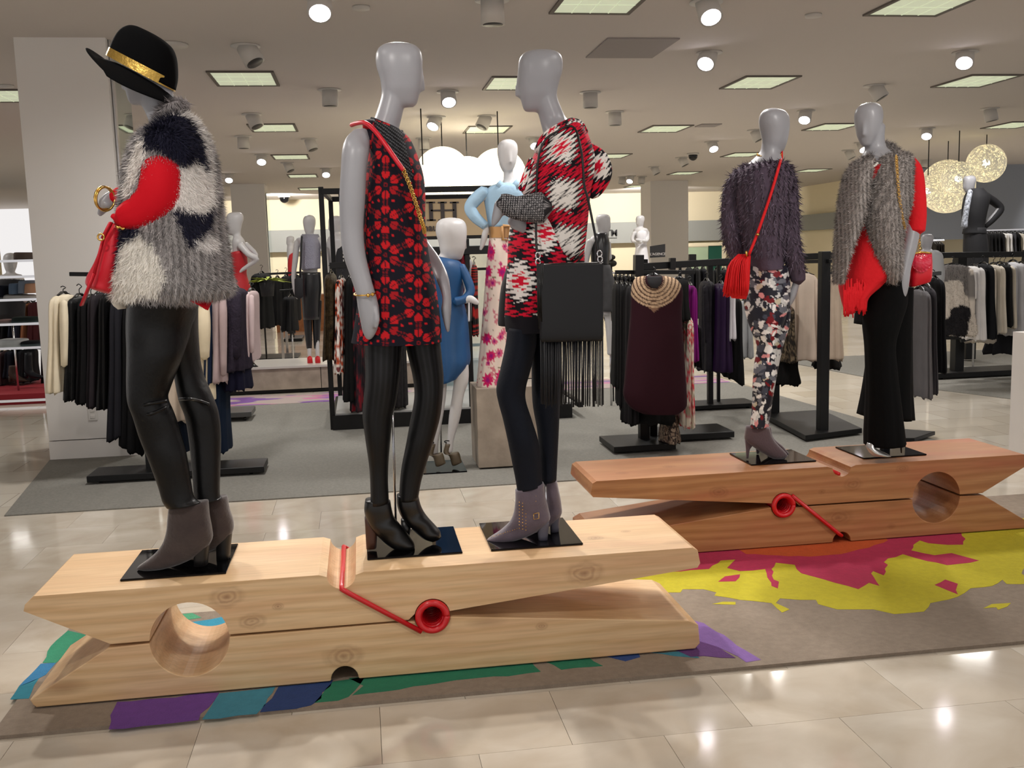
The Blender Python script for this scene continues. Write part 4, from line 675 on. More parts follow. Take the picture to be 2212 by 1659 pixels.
# ===== 4: shaggy sweater
D = 5.2; z0 = .434
E4 = mann(1655, 985, D, 'mannequin seen from behind in shaggy purple sweater and floral trousers, back right clothespin')
b = MB(); head(b, 1672, 234, 331, D, 318, 1.0); b.prof([(1645, 290, 1692, 285, .05), (1646, 312, 1684, 312, .05), (1640, 330, 1685, 332, .055), (1622, 348, 1690, 345, .07), (1608, 362, 1694, 356, .08), (1598, 395, 1694, 390, .10), (1605, 450, 1688, 450, .09), (1625, 530, 1680, 530, .08), (1630, 600, 1684, 600, .09)], D, sub=4)
b.tube([(1604, 380, 10, 0), (1582, 440, 13, 0), (1586, 520, 11, 0), (1596, 565, 8, -.05)], D); b.tube([(1690, 380, 10, 0), (1705, 450, 13, 0), (1708, 540, 11, 0), (1720, 600, 8, .02), (1716, 625, 8, .02), (1709, 645, 8, .02), (1703, 662, 4, .02)], D)
b.tube([(1648, 600, 16, .02), (1655, 740, 12, .03), (1646, 860, 10, .03), (1638, 935, 10, .01)], D); b.tube([(1676, 620, 12, -.06), (1676, 740, 9, -.09), (1658, 860, 7, -.1), (1650, 930, 7, -.11)], D)
remesh(b.build('body', M_mann, E4), .007)
M_purp = mat('purple_knit', (84, 72, 86), .9, spec=.2, bump=.3, bscale=70)
sw = MB().prof([(1604, 359, 1686, 347, .10), (1590, 370, 1704, 356, .14), (1580, 395, 1712, 385, .17), (1584, 440, 1706, 435, .17), (1592, 490, 1702, 488, .155), (1604, 535, 1695, 535, .145), (1616, 566, 1690, 562, .14), (1622, 585, 1692, 580, .145)], D, n=60, sub=8, fold=(6, .003, .015, 0)).build('sweater', M_purp, E4)
s1 = MB().tube([(1597, 378, 14, .0), (1582, 410, 18, 0), (1578, 460, 19, 0), (1580, 505, 19, 0), (1590, 545, 16, -.03), (1604, 580, 12, -.06)], D, n=32, fold=(5, .01, .03, 0)).build('sleeve', M_purp, sw)
s2 = MB().tube([(1696, 368, 16, 0), (1704, 400, 18, .02), (1706, 460, 20, .03), (1707, 520, 21, .04), (1715, 560, 20, .04), (1722, 592, 17, .03), (1724, 606, 15, .03)], D, n=32, fold=(5, .01, .03, 0)).build('sleeve', M_purp, sw)
pc = lambda px, p: np.tile(lincol(92, 80, 94), (len(px), 1))*(.55+.9*rng.random((len(px), 1)))
hemsel = lambda px, p: np.where((px[:, 1] < 552) | (px[:, 0] > 1698), np.where(np.sin(px[:, 0]*.55+1.5*np.sin(px[:, 1]*.05)) > .35, 1, .04), .0)*np.where(px[:, 1] > 592, 0, 1)
tufts(sw, 5200, .026, .0065, pc, 'yarn_fringe', sw, down=.9, jit=.35, sel=hemsel, m=mat('yarn', attr=True, rough=.95)); tufts(s1, 1300, .03, .006, pc, 'yarn_fringe', sw, down=.8, jit=.4, m=MATS['yarn']); tufts(s2, 1500, .03, .006, pc, 'yarn_fringe', sw, down=.8, jit=.4, sel=lambda px, p: np.where(px[:, 1] > 585, 0, 1), m=MATS['yarn'])
FL = [(rng.random()*120-5, rng.random()*360, 3+rng.random()*7, 2+rng.random()*5, rng.random()*3.1, k) for k in rng.choice(8, 620, p=[.26, .14, .2, .14, .1, .06, .06, .04])]
FC = [lincol(*c) for c in ((214, 214, 212), (245, 242, 240), (34, 34, 46), (110, 112, 122), (120, 16, 26), (226, 150, 150), (70, 74, 88), (206, 196, 172))]
def floralc(U, W, p, px):
    c = np.tile(FC[2], (len(px), 1)); x = px[:, 0]-1605; y = px[:, 1]-575
    for fx, fy, a, b_, r, k in FL:
        m_ = (np.abs(x-fx) < a+b_) & (np.abs(y-fy) < a+b_)
        if m_.any():
            dx = x[m_]-fx; dy = y[m_]-fy; q = ((dx*math.cos(r)+dy*math.sin(r))/a)**2+((-dx*math.sin(r)+dy*math.cos(r))/b_)**2 < 1+.25*np.sin(5*np.arctan2(dy, dx))
            ii = np.where(m_)[0][q]; c[ii] = FC[k]
    return c
fp = MB().prof([(1619, 572, 1698, 574, .13), (1614, 610, 1704, 608, .14), (1608, 650, 1704, 648, .14), (1614, 685, 1694, 690, .12, .02), (1624, 715, 1684, 715, .10, .03), (1636, 750, 1677, 750, .085, .03), (1630, 790, 1675, 790, .08, .03), (1627, 830, 1672, 830, .075, .03), (1625, 880, 1663, 880, .06, .02), (1621, 924, 1656, 921, .05, .02)], D, n=150, sub=26, colf=floralc).build('floral_trousers', M_attrf, E4)
MB().prof([(1655, 645, 1706, 648, .12, -.06), (1662, 700, 1703, 700, .1, -.08), (1655, 745, 1690, 745, .085, -.09), (1650, 800, 1678, 800, .075, -.1), (1645, 860, 1668, 860, .06, -.1), (1640, 922, 1659, 922, .05, -.1)], D, n=90, sub=26, colf=floralc).build('trouser_leg', M_attrf, fp)
M_plum = mat('plum_suede', (84, 66, 70), .95, bump=.2, bscale=90, sheen=.4)
boot(E4, 'stiletto_bootie', D, [(1612, 920, 1662, 924, .045, .0), (1609, 936, 1666, 938, .048, .0)], [(1610, 952, 1672, 950, .048, 0), (1628, 966, 1682, 962, .045, 0), (1650, 980, 1692, 972, .04, 0), (1668, 990, 1700, 981, .032, 0), (1684, 992, 1700, 986, .015, 0)], [(1609, 950, 1630, 958, .02), (1611, 968, 1620, 970, .010), (1612, 990, 1617, 990, .007)], M_plum)
boot(E4, 'stiletto_bootie', D, [(1634, 920, 1665, 922, .04, -.12), (1632, 940, 1668, 940, .042, -.12)], [(1634, 955, 1675, 950, .042, -.12), (1650, 966, 1690, 962, .04, -.13), (1672, 978, 1698, 972, .03, -.13), (1690, 984, 1704, 979, .015, -.13)], [(1632, 950, 1646, 956, .018, -.13), (1634, 980, 1639, 980, .007, -.13)], M_plum)
plate(E4, 1.97, 2.33, 4.84, 5.15)
T = empty('tassel_bag', tuple(P(1590, 600, D-.16)), 'bright red tassel crossbody bag on the back of the purple sweater', 'bag'); T['_w'] = list(P(1590, 600, D-.16))
M_redt = mat('bright_red', (226, 16, 24), .7)
MB().prof([(1596, 550, 1622, 552, .02, .12), (1584, 580, 1620, 582, .04, .12), (1574, 620, 1618, 622, .045, .12), (1580, 644, 1612, 646, .03, .12)], D, n=24).build('bag_body', M_redt, T)
t_ = MB()
for k in range(110):
    a = rng.random(); x0 = 1594+a*24; x1 = 1562+a*52+rng.normal(0, 1.2); y1 = 632+rng.random()*12-6*abs(a-.4); dd = .13+rng.random()*.06
    t_.wire([P(x0, 549+rng.random()*4, D-.15), P((x0*.45+x1*.55)-3, 575, D-dd-.02), P(x1, y1, D-dd)], .0032, 4, sub=3)
t_.build('tassel', M_redt, T)['kind'] = 'stuff'
MB().wire([P(x, y, D-d) for x, y, d in ((1687, 345, .08), (1682, 362, .17), (1668, 410, .185), (1650, 465, .18), (1634, 510, .17), (1618, 550, .17))], .0075, 7, sub=4).build('strap', M_redt, T)
MB().wire([P(x, y, D-.185) for x, y in ((1634, 505), (1640, 508))], .006, 6).wire([P(x, y, D-.18) for x, y in ((1612, 542), (1613, 554))], .006, 6).build('buckle', M_gold, T)
nk = MB()
for k in range(34):
    t = k/33*math.pi; nk.sphere(P(1662-26*math.cos(t)+0, 331+9*math.sin(t)*(1)-3*(k % 2)-t*0+3, D-.055*math.sin(t)), .0045, 6, 5)
tag(nk.build('necklace', M_gold, loc=tuple(P(1662, 335, D))), 'layered silver-gold necklace at the nape above the purple sweater', 'necklace')
tag(MB().bar(P(1689, 325, D-.0), P(1690, 347, D-.02), .008, .004, up=tuple(FH)).build('red_tag', M_redt, loc=tuple(P(1689, 330, D))), 'small red tassel earring hanging beside the face above the purple sweater', 'earring')
# ===== 5: grey fur vest
D = 5.15
E5 = mann(1905, 985, D, 'mannequin in grey rabbit-fur vest, red cardigan and black flared trousers, far right on clothespin')
b = MB(); head(b, 1877, 221, 315, D, 128, 1.0, pitch=-8); b.prof([(1864, 275, 1912, 270, .05), (1868, 300, 1910, 296, .05), (1868, 325, 1914, 318, .055), (1860, 342, 1930, 332, .09), (1858, 366, 1958, 350, .09), (1862, 400, 1950, 395, .10), (1868, 480, 1935, 480, .09), (1875, 560, 1930, 560, .08), (1880, 640, 1935, 640, .09)], D, sub=4)
b.tube([(1964, 355, 14, .02), (1974, 400, 15, .03), (1977, 460, 14, .04), (1972, 500, 15, .06), (1964, 540, 14.5, .08), (1956, 575, 12.5, .1), (1950, 605, 14.5, .11), (1947, 632, 12.5, .11), (1946, 650, 6, .11)], D, n=20, flat=.85)
b.tube([(1840, 370, 12, -.1), (1835, 450, 12, -.1), (1840, 530, 10, -.08)], D)
b.tube([(1900, 640, 16, .03), (1905, 800, 14, .03), (1912, 950, 11, .03)], D); b.tube([(1925, 640, 14, -.05), (1922, 800, 12, -.08), (1920, 950, 9, -.08)], D)
remesh(b.build('body', M_mann, E5), .007)
M_redk = mat('red_knit', (222, 16, 30), .9, bump=.3, bscale=60)
ca = MB().prof([(1862, 362, 1940, 350, .13), (1850, 400, 1960, 395, .15), (1845, 470, 1952, 470, .15), (1832, 540, 1944, 545, .15), (1818, 590, 1942, 590, .165), (1816, 620, 1905, 612, .16), (1822, 650, 1872, 640, .12, .04), (1827, 672, 1868, 665, .09, .06)], D, n=48, sub=6, fold=(8, .006, .03, 0)).build('cardigan', M_redk, E5)
MB().tube([(1962, 348, 16, .02), (1974, 372, 19, .03), (1979, 420, 20, .04), (1981, 465, 19.5, .05), (1980, 498, 17.5, .06)], D, n=36, sub=8, fold=(3, .01, .02, 0)).build('sleeve', M_redk, ca)
f2 = MB()
for k in range(34):
    x = 1822+k*1.45; f2.wire([P(x, 600+rng.random()*30, D-.15), P(x+rng.normal(0, 1), 655, D-.15), P(x+rng.normal(0, 2), 682-abs(k-8)*.4+rng.normal(0, 4)-(16 if 16 < k < 22 else 0), D-.14)], .0045, 4, sub=2)
f2.build('fringe', M_redk, ca)['kind'] = 'stuff'
gc = lambda px, p: (np.tile(lincol(160, 153, 149), (len(px), 1))*(.5+.8*(.5+.5*np.sin(px[:, 0]*.75+2*np.sin(px[:, 1]*.02))))[:, None])
gv = lambda U, W, p, px: gc(px, p)
v1 = MB().prof([(1850, 346, 1884, 352, .10, .04), (1830, 375, 1876, 380, .13, .05), (1820, 420, 1870, 420, .14, .06), (1813, 470, 1862, 468, .13, .08), (1810, 520, 1842, 518, .12, .09), (1807, 570, 1826, 566, .1, .1), (1805, 612, 1817, 610, .08, .1)], D, n=44, sub=8, colf=gv).build('fur_vest', M_fur, E5)
v2 = MB().prof([(1890, 340, 1945, 330, .10, .03), (1880, 360, 1966, 342, .14, .03), (1868, 400, 1964, 395, .16, .04), (1862, 440, 1962, 440, .16, .05), (1862, 480, 1950, 480, .16, .06), (1868, 530, 1943, 530, .15, .06), (1885, 575, 1941, 575, .14, .07), (1898, 602, 1936, 600, .12, .07), (1908, 614, 1930, 615, .08, .07)], D, n=56, sub=8, colf=gv).build('vest_panel', M_fur, v1)
v3 = MB().tube([(1862, 350, 9, .1), (1876, 345, 9, .08), (1900, 330, 11, -.02), (1912, 318, 12, -.05), (1926, 325, 12, -.02), (1940, 335, 10, .03)], D, n=24, colf=gv).build('vest_collar', M_fur, v1)
tufts(v1, 11000, .017, .0032, gc, 'fur', v1, jit=.45); tufts(v2, 22000, .017, .0032, gc, 'fur', v1, jit=.45); tufts(v3, 5000, .02, .0032, gc, 'fur', v1, jit=.5)
M_blkt = mat('black_trouser', (8, 8, 9), .9, spec=.15, bump=.1, bscale=80)
ft = MB().prof([(1868, 606, 1950, 604, .15), (1866, 650, 1955, 650, .15), (1866, 700, 1942, 700, .12, .03), (1870, 745, 1932, 745, .1, .04), (1872, 800, 1936, 800, .1, .04), (1872, 870, 1944, 870, .11, .04), (1870, 930, 1951, 930, .12, .04), (1870, 962, 1954, 957, .12, .04)], D, n=60, sub=6, fold=(7, .002, .03, 0)).build('flared_trousers', M_blkt, E5)
MB().prof([(1900, 620, 1968, 620, .13, -.08), (1880, 740, 1968, 740, .12, -.1), (1866, 840, 1968, 840, .13, -.12), (1857, 896, 1971, 904, .15, -.12)], D, n=60, sub=6, fold=(8, .004, .04, 2)).build('trouser_leg', M_blkt, ft)
MB().prof([(1848, 590, 1900, 600, .12, -.05), (1852, 660, 1900, 660, .12, -.06), (1850, 700, 1895, 690, .11, -.06)], D, n=40, fold=(6, .01, .04, 2)).build('long_tunic', M_blkt, ft)
sh = MB().prof([(1874, 956, 1893, 956, .03, .07), (1872, 966, 1892, 968, .036, .08), (1878, 978, 1915, 979, .04, .09), (1884, 984, 1925, 985, .035, .09)], D, n=16).build('sandal', mat('silver_strap', (200, 200, 200), .25, .6), E5)
MB().tube([(1946, 950, 3, -.02), (1947, 978, 1.5, -.02)], D, n=8).build('heel', M_blackg, sh)
plate(E5, 2.59, 2.95, 4.83, 5.15)
Q = empty('quilted_bag', tuple(P(1990, 580, D-.02)), 'pink-red quilted clutch with gold clasp at the hip of the grey fur vest mannequin', 'bag'); Q['_w'] = list(P(1990, 580, D-.02))
M_pinkb = mat('quilted_pink', (222, 40, 70), .22, coat=.5); qb = MB()
V = []
ys = np.linspace(0, 1, 15)
for t in ys:
    r_ = []
    for s in np.linspace(0, 1, 19):
        x = 1971+s*41; y = 549+t*(26+14*math.sin(math.pi*s)**.8)-(s*2)
        q_ = abs(math.sin((s*6+t*5)*math.pi))*abs(math.sin((s*6-t*5)*math.pi)); r_.append(P(x, y, D-.055-.012*math.sqrt(q_)-.02*math.sin(math.pi*s)*math.sin(math.pi*(t*.8+.1))))
    V.append(r_)
fo = MB().grid(np.array(V), False, False); 
bb = MB().prof([(1969, 548, 2011, 546, .035, .01), (1966, 575, 2011, 572, .05, .01), (1964, 600, 2010, 596, .05, .01), (1966, 620, 2008, 608, .035, .01)], D, n=28, ex=3).build('bag_body', mat('red_bag', (214, 22, 40), .4), Q)
fo.build('quilted_flap', M_pinkb, Q)
MB().wire([P(1971, 549, D-.07), P(1990, 545, D-.08), P(2011, 547, D-.06)], .005, 8, sub=4).build('clasp', M_gold, Q)
cp = catmull(np.array([(1987, 546, .04), (1985, 510, .02), (1988, 500, -.02)], float), 6)
for p_ in (catmull(np.array([(1936, 338, .19), (1938, 370, .21), (1942, 420, .22), (1949, 470, .21), (1954, 492, .19)], float), 11), cp):
    for k, (x, y, d_) in enumerate(p_):
        c = P(x, y, D-d_); MB().wire([c+RP*.006*math.cos(t)*(.5+.5*(k % 2))+np.array([0, 0, .009])*math.sin(t)-FH*.004*(k % 2)*math.cos(t) for t in np.linspace(0, 2*math.pi, 7)], .0018, 4).build('chain_link', M_gold, Q)
nk = MB()
for k in range(9): nk.sphere(P(1874+k*2.6, 357+5*math.sin(k/8*math.pi)-k*.5, D-.13), .007, 8, 6)
tag(nk.build('necklace', mat('pearl', (226, 222, 214), .25), loc=tuple(P(1882, 360, D-.1))), 'short pearl necklace at the throat above the grey fur vest', 'necklace')
# ===== background mannequins
M_blue = mat('blue_silk', (12, 66, 112), .55, bump=.5, bscale=9); M_deng = mat('light_denim', (150, 180, 202), .85, bump=.8, bscale=11); M_tan = mat('tan_belt', (180, 135, 85), .4)
D = 7.12
E6 = mann(960, 1010, None, 'mannequin in teal-blue dress and platform sandals standing behind the floral dress'); b = MB(); head(b, 975, 470, 562, D, -30, 1.0)
b.prof([(950, 520, 984, 520, .05), (952, 545, 980, 550, .05), (944, 556, 978, 564, .06), (935, 580, 990, 580, .08), (938, 620, 990, 620, .08), (942, 700, 995, 700, .09), (945, 760, 1000, 760, .09)], D, sub=4); b.tube([(1000, 585, 9, .05), (1012, 625, 9, .08), (1003, 648, 8, .12), (1015, 645, 8, .14), (1026, 651, 7, .15), (1034, 657, 3.5, .15)], D, n=16)
b.tube([(990, 760, 20, .03), (996, 815, 17, .03), (990, 850, 13, .02), (982, 900, 12.5, 0), (974, 945, 8, 0), (970, 975, 8, 0)], D, n=16); b.tube([(945, 760, 20, -.03), (952, 840, 13, -.03), (945, 900, 12, -.03), (940, 950, 8, -.03), (938, 985, 8, -.03)], D, n=16); remesh(b.build('body', M_mannw, E6), .01)
dr = MB().prof([(940, 552, 980, 560, .08), (925, 566, 994, 566, .14), (918, 590, 1005, 590, .16), (925, 640, 1000, 640, .15), (935, 700, 1010, 690, .15), (938, 750, 1014, 745, .16), (940, 790, 1014, 785, .17), (945, 830, 990, 815, .15)], D, n=48, sub=5, fold=(9, .004, .03, 0)).build('dress', M_blue, E6)
MB().tube([(996, 575, 9, .06), (1010, 605, 10, .08), (1016, 630, 10, .1), (1004, 646, 9, .13), (985, 652, 10, .14)], D, n=24, fold=(5, .02, .04, 0)).build('sleeve', M_blue, dr)
M_sand = mat('bronze_sandal', (88, 76, 58), .4)
for x, y, do in ((943, 992, .04), (978, 990, 0)):
    o = MB().prof([(x-16, y-32, x-2, y-32, .03, do), (x-20, y-12, x-6, y-10, .035, do), (x-8, y-5, x+12, y-14, .04, do), (x-2, y+14, x+18, y+2, .04, do), (x+2, y+16, x+20, y+8, .03, do)], D, n=14).build('platform_sandal', M_sand, E6)
    MB().wire([P(x-12+6*math.cos(t), y-36+2*math.sin(t), D-do+.03*math.sin(t)) for t in np.linspace(0, 6.28, 15)], .004, 5).build('ankle_strap', M_black, o)
p = Z(915, 1028); MB().box((p[0], p[1], .008), (Z(1010, 1024)[0], p[1]+.42, .018)).build('base_plate', M_plate, E6, smooth=False)
MB().wire([P(951, 800, D+.05), P(953, 980, D+.06)], .006, 6).build('support_rod', M_chrome, E6)
# plinth + 7
M_vene = mat('weathered_veneer', (150, 138, 124), .5, bump=.1, bscale=30, var=.2)
pl = tag(bevel(MB().box((.79, 7.03, .02), (1.27, 7.45, .60)).build('display_plinth', M_vene, smooth=False, loc=(1.0, 7.2, 0)), .004), 'tall greyish wood-veneer cube plinth under the denim-shirt mannequin', 'plinth')
MB().box((.81, 7.06, .008), (1.25, 7.43, .02)).build('recessed_base', M_black, pl, smooth=False)
D = 7.24
E7 = mann(1070, 850, D, 'mannequin in light denim shirt, tan belt and pink-flowered skirt on the wooden plinth'); b = MB(); head(b, 1096, 301, 372, D, 78, 1.0)
b.prof([(1086, 345, 1110, 345, .045), (1088, 370, 1108, 370, .045), (1086, 392, 1112, 390, .05), (1070, 408, 1125, 405, .07), (1062, 440, 1122, 440, .08), (1066, 500, 1115, 500, .08), (1060, 560, 1120, 560, .09), (1058, 800, 1090, 800, .08)], D, sub=4); b.tube([(1058, 418, 8, .03), (1020, 440, 9, .03), (1014, 455, 9, .04), (1048, 490, 7, .06), (1047, 508, 7, .06), (1043, 525, 6, .06), (1038, 540, 3, .06)], D, n=14); remesh(b.build('body', M_mannw, E7), .008)
s_ = MB().prof([(1082, 396, 1116, 394, .06), (1060, 402, 1136, 400, .10), (1046, 420, 1142, 418, .12), (1050, 455, 1136, 455, .12), (1056, 492, 1126, 492, .11)], D, n=40, sub=5, fold=(6, .01, .02, 0)).build('denim_shirt', M_deng, E7)
MB().tube([(1048, 412, 13, .03), (1030, 428, 14, .04), (1016, 448, 13, .05), (1026, 468, 12, .06), (1048, 488, 9, .07)], D, n=28, sub=6, fold=(4, .02, .05, 0)).build('sleeve', M_deng, s_)
MB().prof([(1080, 388, 1095, 402, .02, .07), (1070, 400, 1090, 415, .015, .09)], D, n=12).prof([(1102, 402, 1116, 386, .02, .07), (1108, 415, 1128, 398, .015, .09)], D, n=12).build('collar', M_deng, s_)
FK = [(rng.random()*130, rng.random()*360, rng.random()) for _ in range(85)]
def skirtc(U, W, p, px):
    c = np.tile(lincol(226, 208, 196), (len(px), 1)); x = px[:, 0]-1015; y = px[:, 1]-505
    nz = vnoise(p, 26, 3); nz2 = vnoise(p, 60, 5); c[(nz > .66) & (nz2 > .5)] = lincol(198, 120, 130); c[(nz < .25) & (nz2 > .72)] = lincol(120, 110, 80)
    for fx, fy, s in FK:
        r = np.hypot(x-fx, (y-fy)*.8); a = np.arctan2(y-fy, x-fx); R_ = (4+7*s)*(1+.2*np.sin(9*a)); c[r < R_] = lincol(196, 30, 96) if s > .6 else lincol(205, 90, 125); c[r < R_*.4] = lincol(150, 24, 110)
    return c
MB().prof([(1058, 506, 1124, 506, .11), (1052, 560, 1130, 560, .125), (1046, 640, 1128, 640, .13), (1040, 720, 1118, 720, .13), (1034, 790, 1108, 790, .13), (1030, 842, 1104, 846, .13)], D, n=120, sub=24, fold=(6, .005, .035, 0), colf=skirtc).build('floral_skirt', M_attr, E7)
be = MB().prof([(1056, 490, 1126, 492, .12), (1057, 514, 1125, 514, .12)], D, n=32, sub=1, cap=False).build('belt', M_tan, E7); o = MB()
o.wire([P(x, y, D-.13) for x, y in ((1086, 488), (1102, 488), (1102, 518), (1086, 518), (1086, 488))], .012, 6); o.build('belt_buckle', M_tan, be)
def bgm(px_base, D, label, hd, body, arms, clothes, legs=(), col=M_mannw, z=None, vx=.012, rod=None):
    e = mann(px_base[0], px_base[1], D, label); b = MB(); head(b, hd[0], hd[1], hd[2], D, hd[3], n=24); b.prof(body, D, sub=3, n=18)
    for a in list(arms)+list(legs): b.tube(a, D, n=12, sub=3)
    remesh(b.build('body', col, e), vx)
    for nm, m_, pr in clothes:
        q = MB()
        if len(pr[0]) <= 4 and pr[0][0] == 't': pass
        (q.tube(pr[1:], D, n=16) if pr[0] == 't' else q.prof(pr, D, n=28, sub=5, fold=(6, .003, .02, 0))).build(nm, m_, e)
    if rod: MB().wire([P(rod[0], rod[1], D+.02), tuple(Z(*rod[2:], .03)) if len(rod) > 3 else (lambda g: (g[0], g[1], rod[2] if len(rod) > 2 else .012))(P(rod[0], rod[1], D+.02))], .012, 6).build('support_rod', M_chrome, e)
    return e
M_redd = mat('red_dress', (170, 18, 28), .6); M_dk = mat('dark_cloth', (26, 26, 30), .8, bump=.1, bscale=30); M_sil = mat('silver_sequin', (150, 150, 165), .3, .6, bump=1, bscale=130); M_blth = mat('bg_black_leather', (24, 24, 27), .3)
D = 11.6
bgm((545, 800), D, 'mannequin in strapless red dress facing left on the low far platform', (507, 458, 508, 180), [(500, 490, 522, 488, .045), (504, 510, 520, 508, .045), (502, 522, 528, 520, .1), (503, 548, 528, 548, .08), (505, 600, 528, 600, .08), (506, 660, 534, 660, .09)], [[(518, 528, 8, .1), (538, 550, 7, .12), (555, 560, 6, .1), (535, 575, 5, .08), (515, 590, 4, .08), (520, 605, 4, .08), (528, 614, 2, .08)], [(530, 528, 7, -.1), (553, 552, 6, -.12), (542, 570, 5, -.1)]],
    [('dress', M_redd, [(498, 546, 532, 540, .12), (496, 575, 534, 572, .12), (498, 595, 532, 592, .11), (496, 630, 542, 630, .14), (500, 675, 540, 672, .13)])], [[(530, 670, 10, 0), (538, 720, 8, 0), (541, 780, 5, 0)]], rod=(526, 690, .326))
E8 = [o for o in bpy.data.objects if 'strapless' in o.get('label', '')][0]; MB().tube([(539, 778, 6, 0), (547, 790, 6, 0), (560, 798, 4, 0)], D, n=12).tube([(537, 782, 2, 0), (536, 800, 1, 0)], D, n=8).build('black_pump', M_blackg, E8)
tg = bgm((675, 790), 11.9, 'mannequin with silver sequin top and black leather trousers seen from behind on the far platform', (668, 464, 508, 268), [(660, 495, 680, 495, .045), (660, 508, 678, 508, .045), (640, 516, 694, 514, .1), (652, 535, 688, 535, .08), (654, 575, 686, 575, .08), (656, 620, 686, 620, .09)], [[(641, 522, 6.5, 0), (638, 560, 6.5, 0), (634, 600, 5, 0), (638, 630, 4.5, 0), (643, 645, 3, 0)], [(697, 522, 6.5, 0), (703, 560, 6, 0), (706, 600, 5, 0), (710, 640, 3, 0)]],
    [('sequin_top', M_sil, [(652, 506, 688, 506, .08), (648, 520, 692, 520, .12), (650, 560, 692, 560, .12), (652, 584, 692, 580, .12)]), ('leather_trousers', M_blth, [(650, 588, 692, 588, .13), (648, 620, 694, 620, .14), (652, 650, 692, 650, .13), (655, 690, 690, 690, .1)]), ('trouser_leg', M_blth, ['t', (663, 650, 11, .02), (665, 700, 9, .02), (668, 752, 6, .02)]), ('trouser_leg', M_blth, ['t', (684, 650, 11, -.02), (684, 700, 9, -.02), (684, 752, 6, -.02)]), ('platform_shoe', mat('red_shoe', (190, 20, 30), .3), ['t', (669, 772, 5.5, .05), (670, 786, 6, .05)]), ('platform_shoe', MATS['red_shoe'], ['t', (686, 772, 5.5, .05), (687, 786, 6, .05)])], [[(664, 620, 8, .02), (666, 700, 6, .02), (669, 772, 4.5, .03)], [(682, 620, 8, -.02), (684, 700, 6, -.02), (686, 772, 4.5, .0)]])
tag(MB().wire([P(x, y, 11.7) for x, y in ((652, 510), (650, 560), (648, 600))], .012, 5).tube([(645, 603, 9, .15), (646, 640, 10, .15)], 11.85, n=14, flat=.5).build('shoulder_bag', M_dk, loc=tuple(P(646, 600, 11.7))), 'black shoulder bag on the sequin-top mannequin', 'bag')
bgm((735, 780), 12.1, 'mannequin in black sleeveless top half hidden behind the black square frame', (724, 466, 506, 190), [(716, 492, 738, 492, .045), (718, 505, 736, 505, .045), (706, 520, 760, 518, .12), (712, 580, 755, 580, .12)], [[(712, 524, 7, .05), (706, 560, 6, .05), (712, 600, 5, .05)]], [('black_top', M_dk, [(722, 518, 752, 516, .1), (716, 545, 760, 545, .13), (716, 600, 758, 600, .13), (716, 700, 756, 700, .12)])], rod=(738, 690, .33))
bgm((625, 740), 15.5, 'small distant mannequin in red facing left between the pillar and sequin mannequin', (627, 510, 533, 180), [(624, 525, 634, 525, .04), (620, 538, 638, 536, .1), (622, 570, 636, 570, .1)], [[(634, 542, 4, 0), (640, 560, 3.5, 0)]], [('red_top', M_redd, [(624, 535, 637, 534, .08), (622, 560, 638, 560, .11), (622, 600, 638, 600, .1)]), ('trousers', M_dk, [(622, 598, 638, 598, .1), (622, 720, 638, 720, .1)])], rod=(630, 700))
D = 9.9
bgm((1300, 765), D, 'mannequin in black leather sleeveless top seen between the poncho and the handbag strap', (1303, 462, 506, 20), [(1290, 494, 1309, 494, .045), (1292, 506, 1307, 506, .045), (1276, 512, 1316, 512, .1), (1283, 540, 1310, 540, .08), (1284, 580, 1308, 580, .08), (1298, 680, 1320, 680, .09)], [[(1275, 520, 8, .05), (1268, 548, 8, .05), (1264, 580, 6.5, .05), (1266, 620, 5, .05)], [(1314, 522, 6, -.08), (1316, 560, 6, -.08)]],
    [('leather_top', M_blth, [(1284, 504, 1312, 503, .09), (1280, 520, 1316, 520, .12), (1276, 545, 1317, 542, .13), (1278, 575, 1314, 575, .12)]), ('grey_skirt', mat('dark_grey_skirt', (62, 62, 64), .7, var=.2), [(1282, 572, 1318, 572, .12), (1292, 620, 1330, 620, .14), (1294, 672, 1328, 672, .13)])], [[(1312, 670, 8, 0), (1316, 740, 6, 0), (1316, 765, 5, 0)]], rod=(1318, 700))
D = 15.4
bgm((1385, 660), D, 'small distant white mannequin with crossed arms in front of the pillar', (1383, 465, 492, 150), [(1377, 484, 1390, 484, .04), (1378, 491, 1389, 491, .04), (1368, 496, 1400, 496, .1), (1370, 520, 1398, 520, .11), (1374, 540, 1394, 540, .1)], [[(1370, 502, 4, .08), (1366, 520, 4, .12), (1385, 524, 3.5, .2)], [(1399, 500, 4, -.02), (1397, 520, 4, .12), (1374, 518, 3.5, .22)]],
    [('white_top', mat('bg_white', (222, 220, 224), .8), [(1376, 494, 1394, 493, .08), (1370, 505, 1399, 505, .12), (1373, 535, 1396, 535, .11)]), ('pleated_skirt', MATS['bg_white'], [(1374, 530, 1397, 530, .12), (1370, 560, 1401, 560, .16), (1368, 585, 1404, 585, .18)])], rod=(1386, 580))
D = 12.1
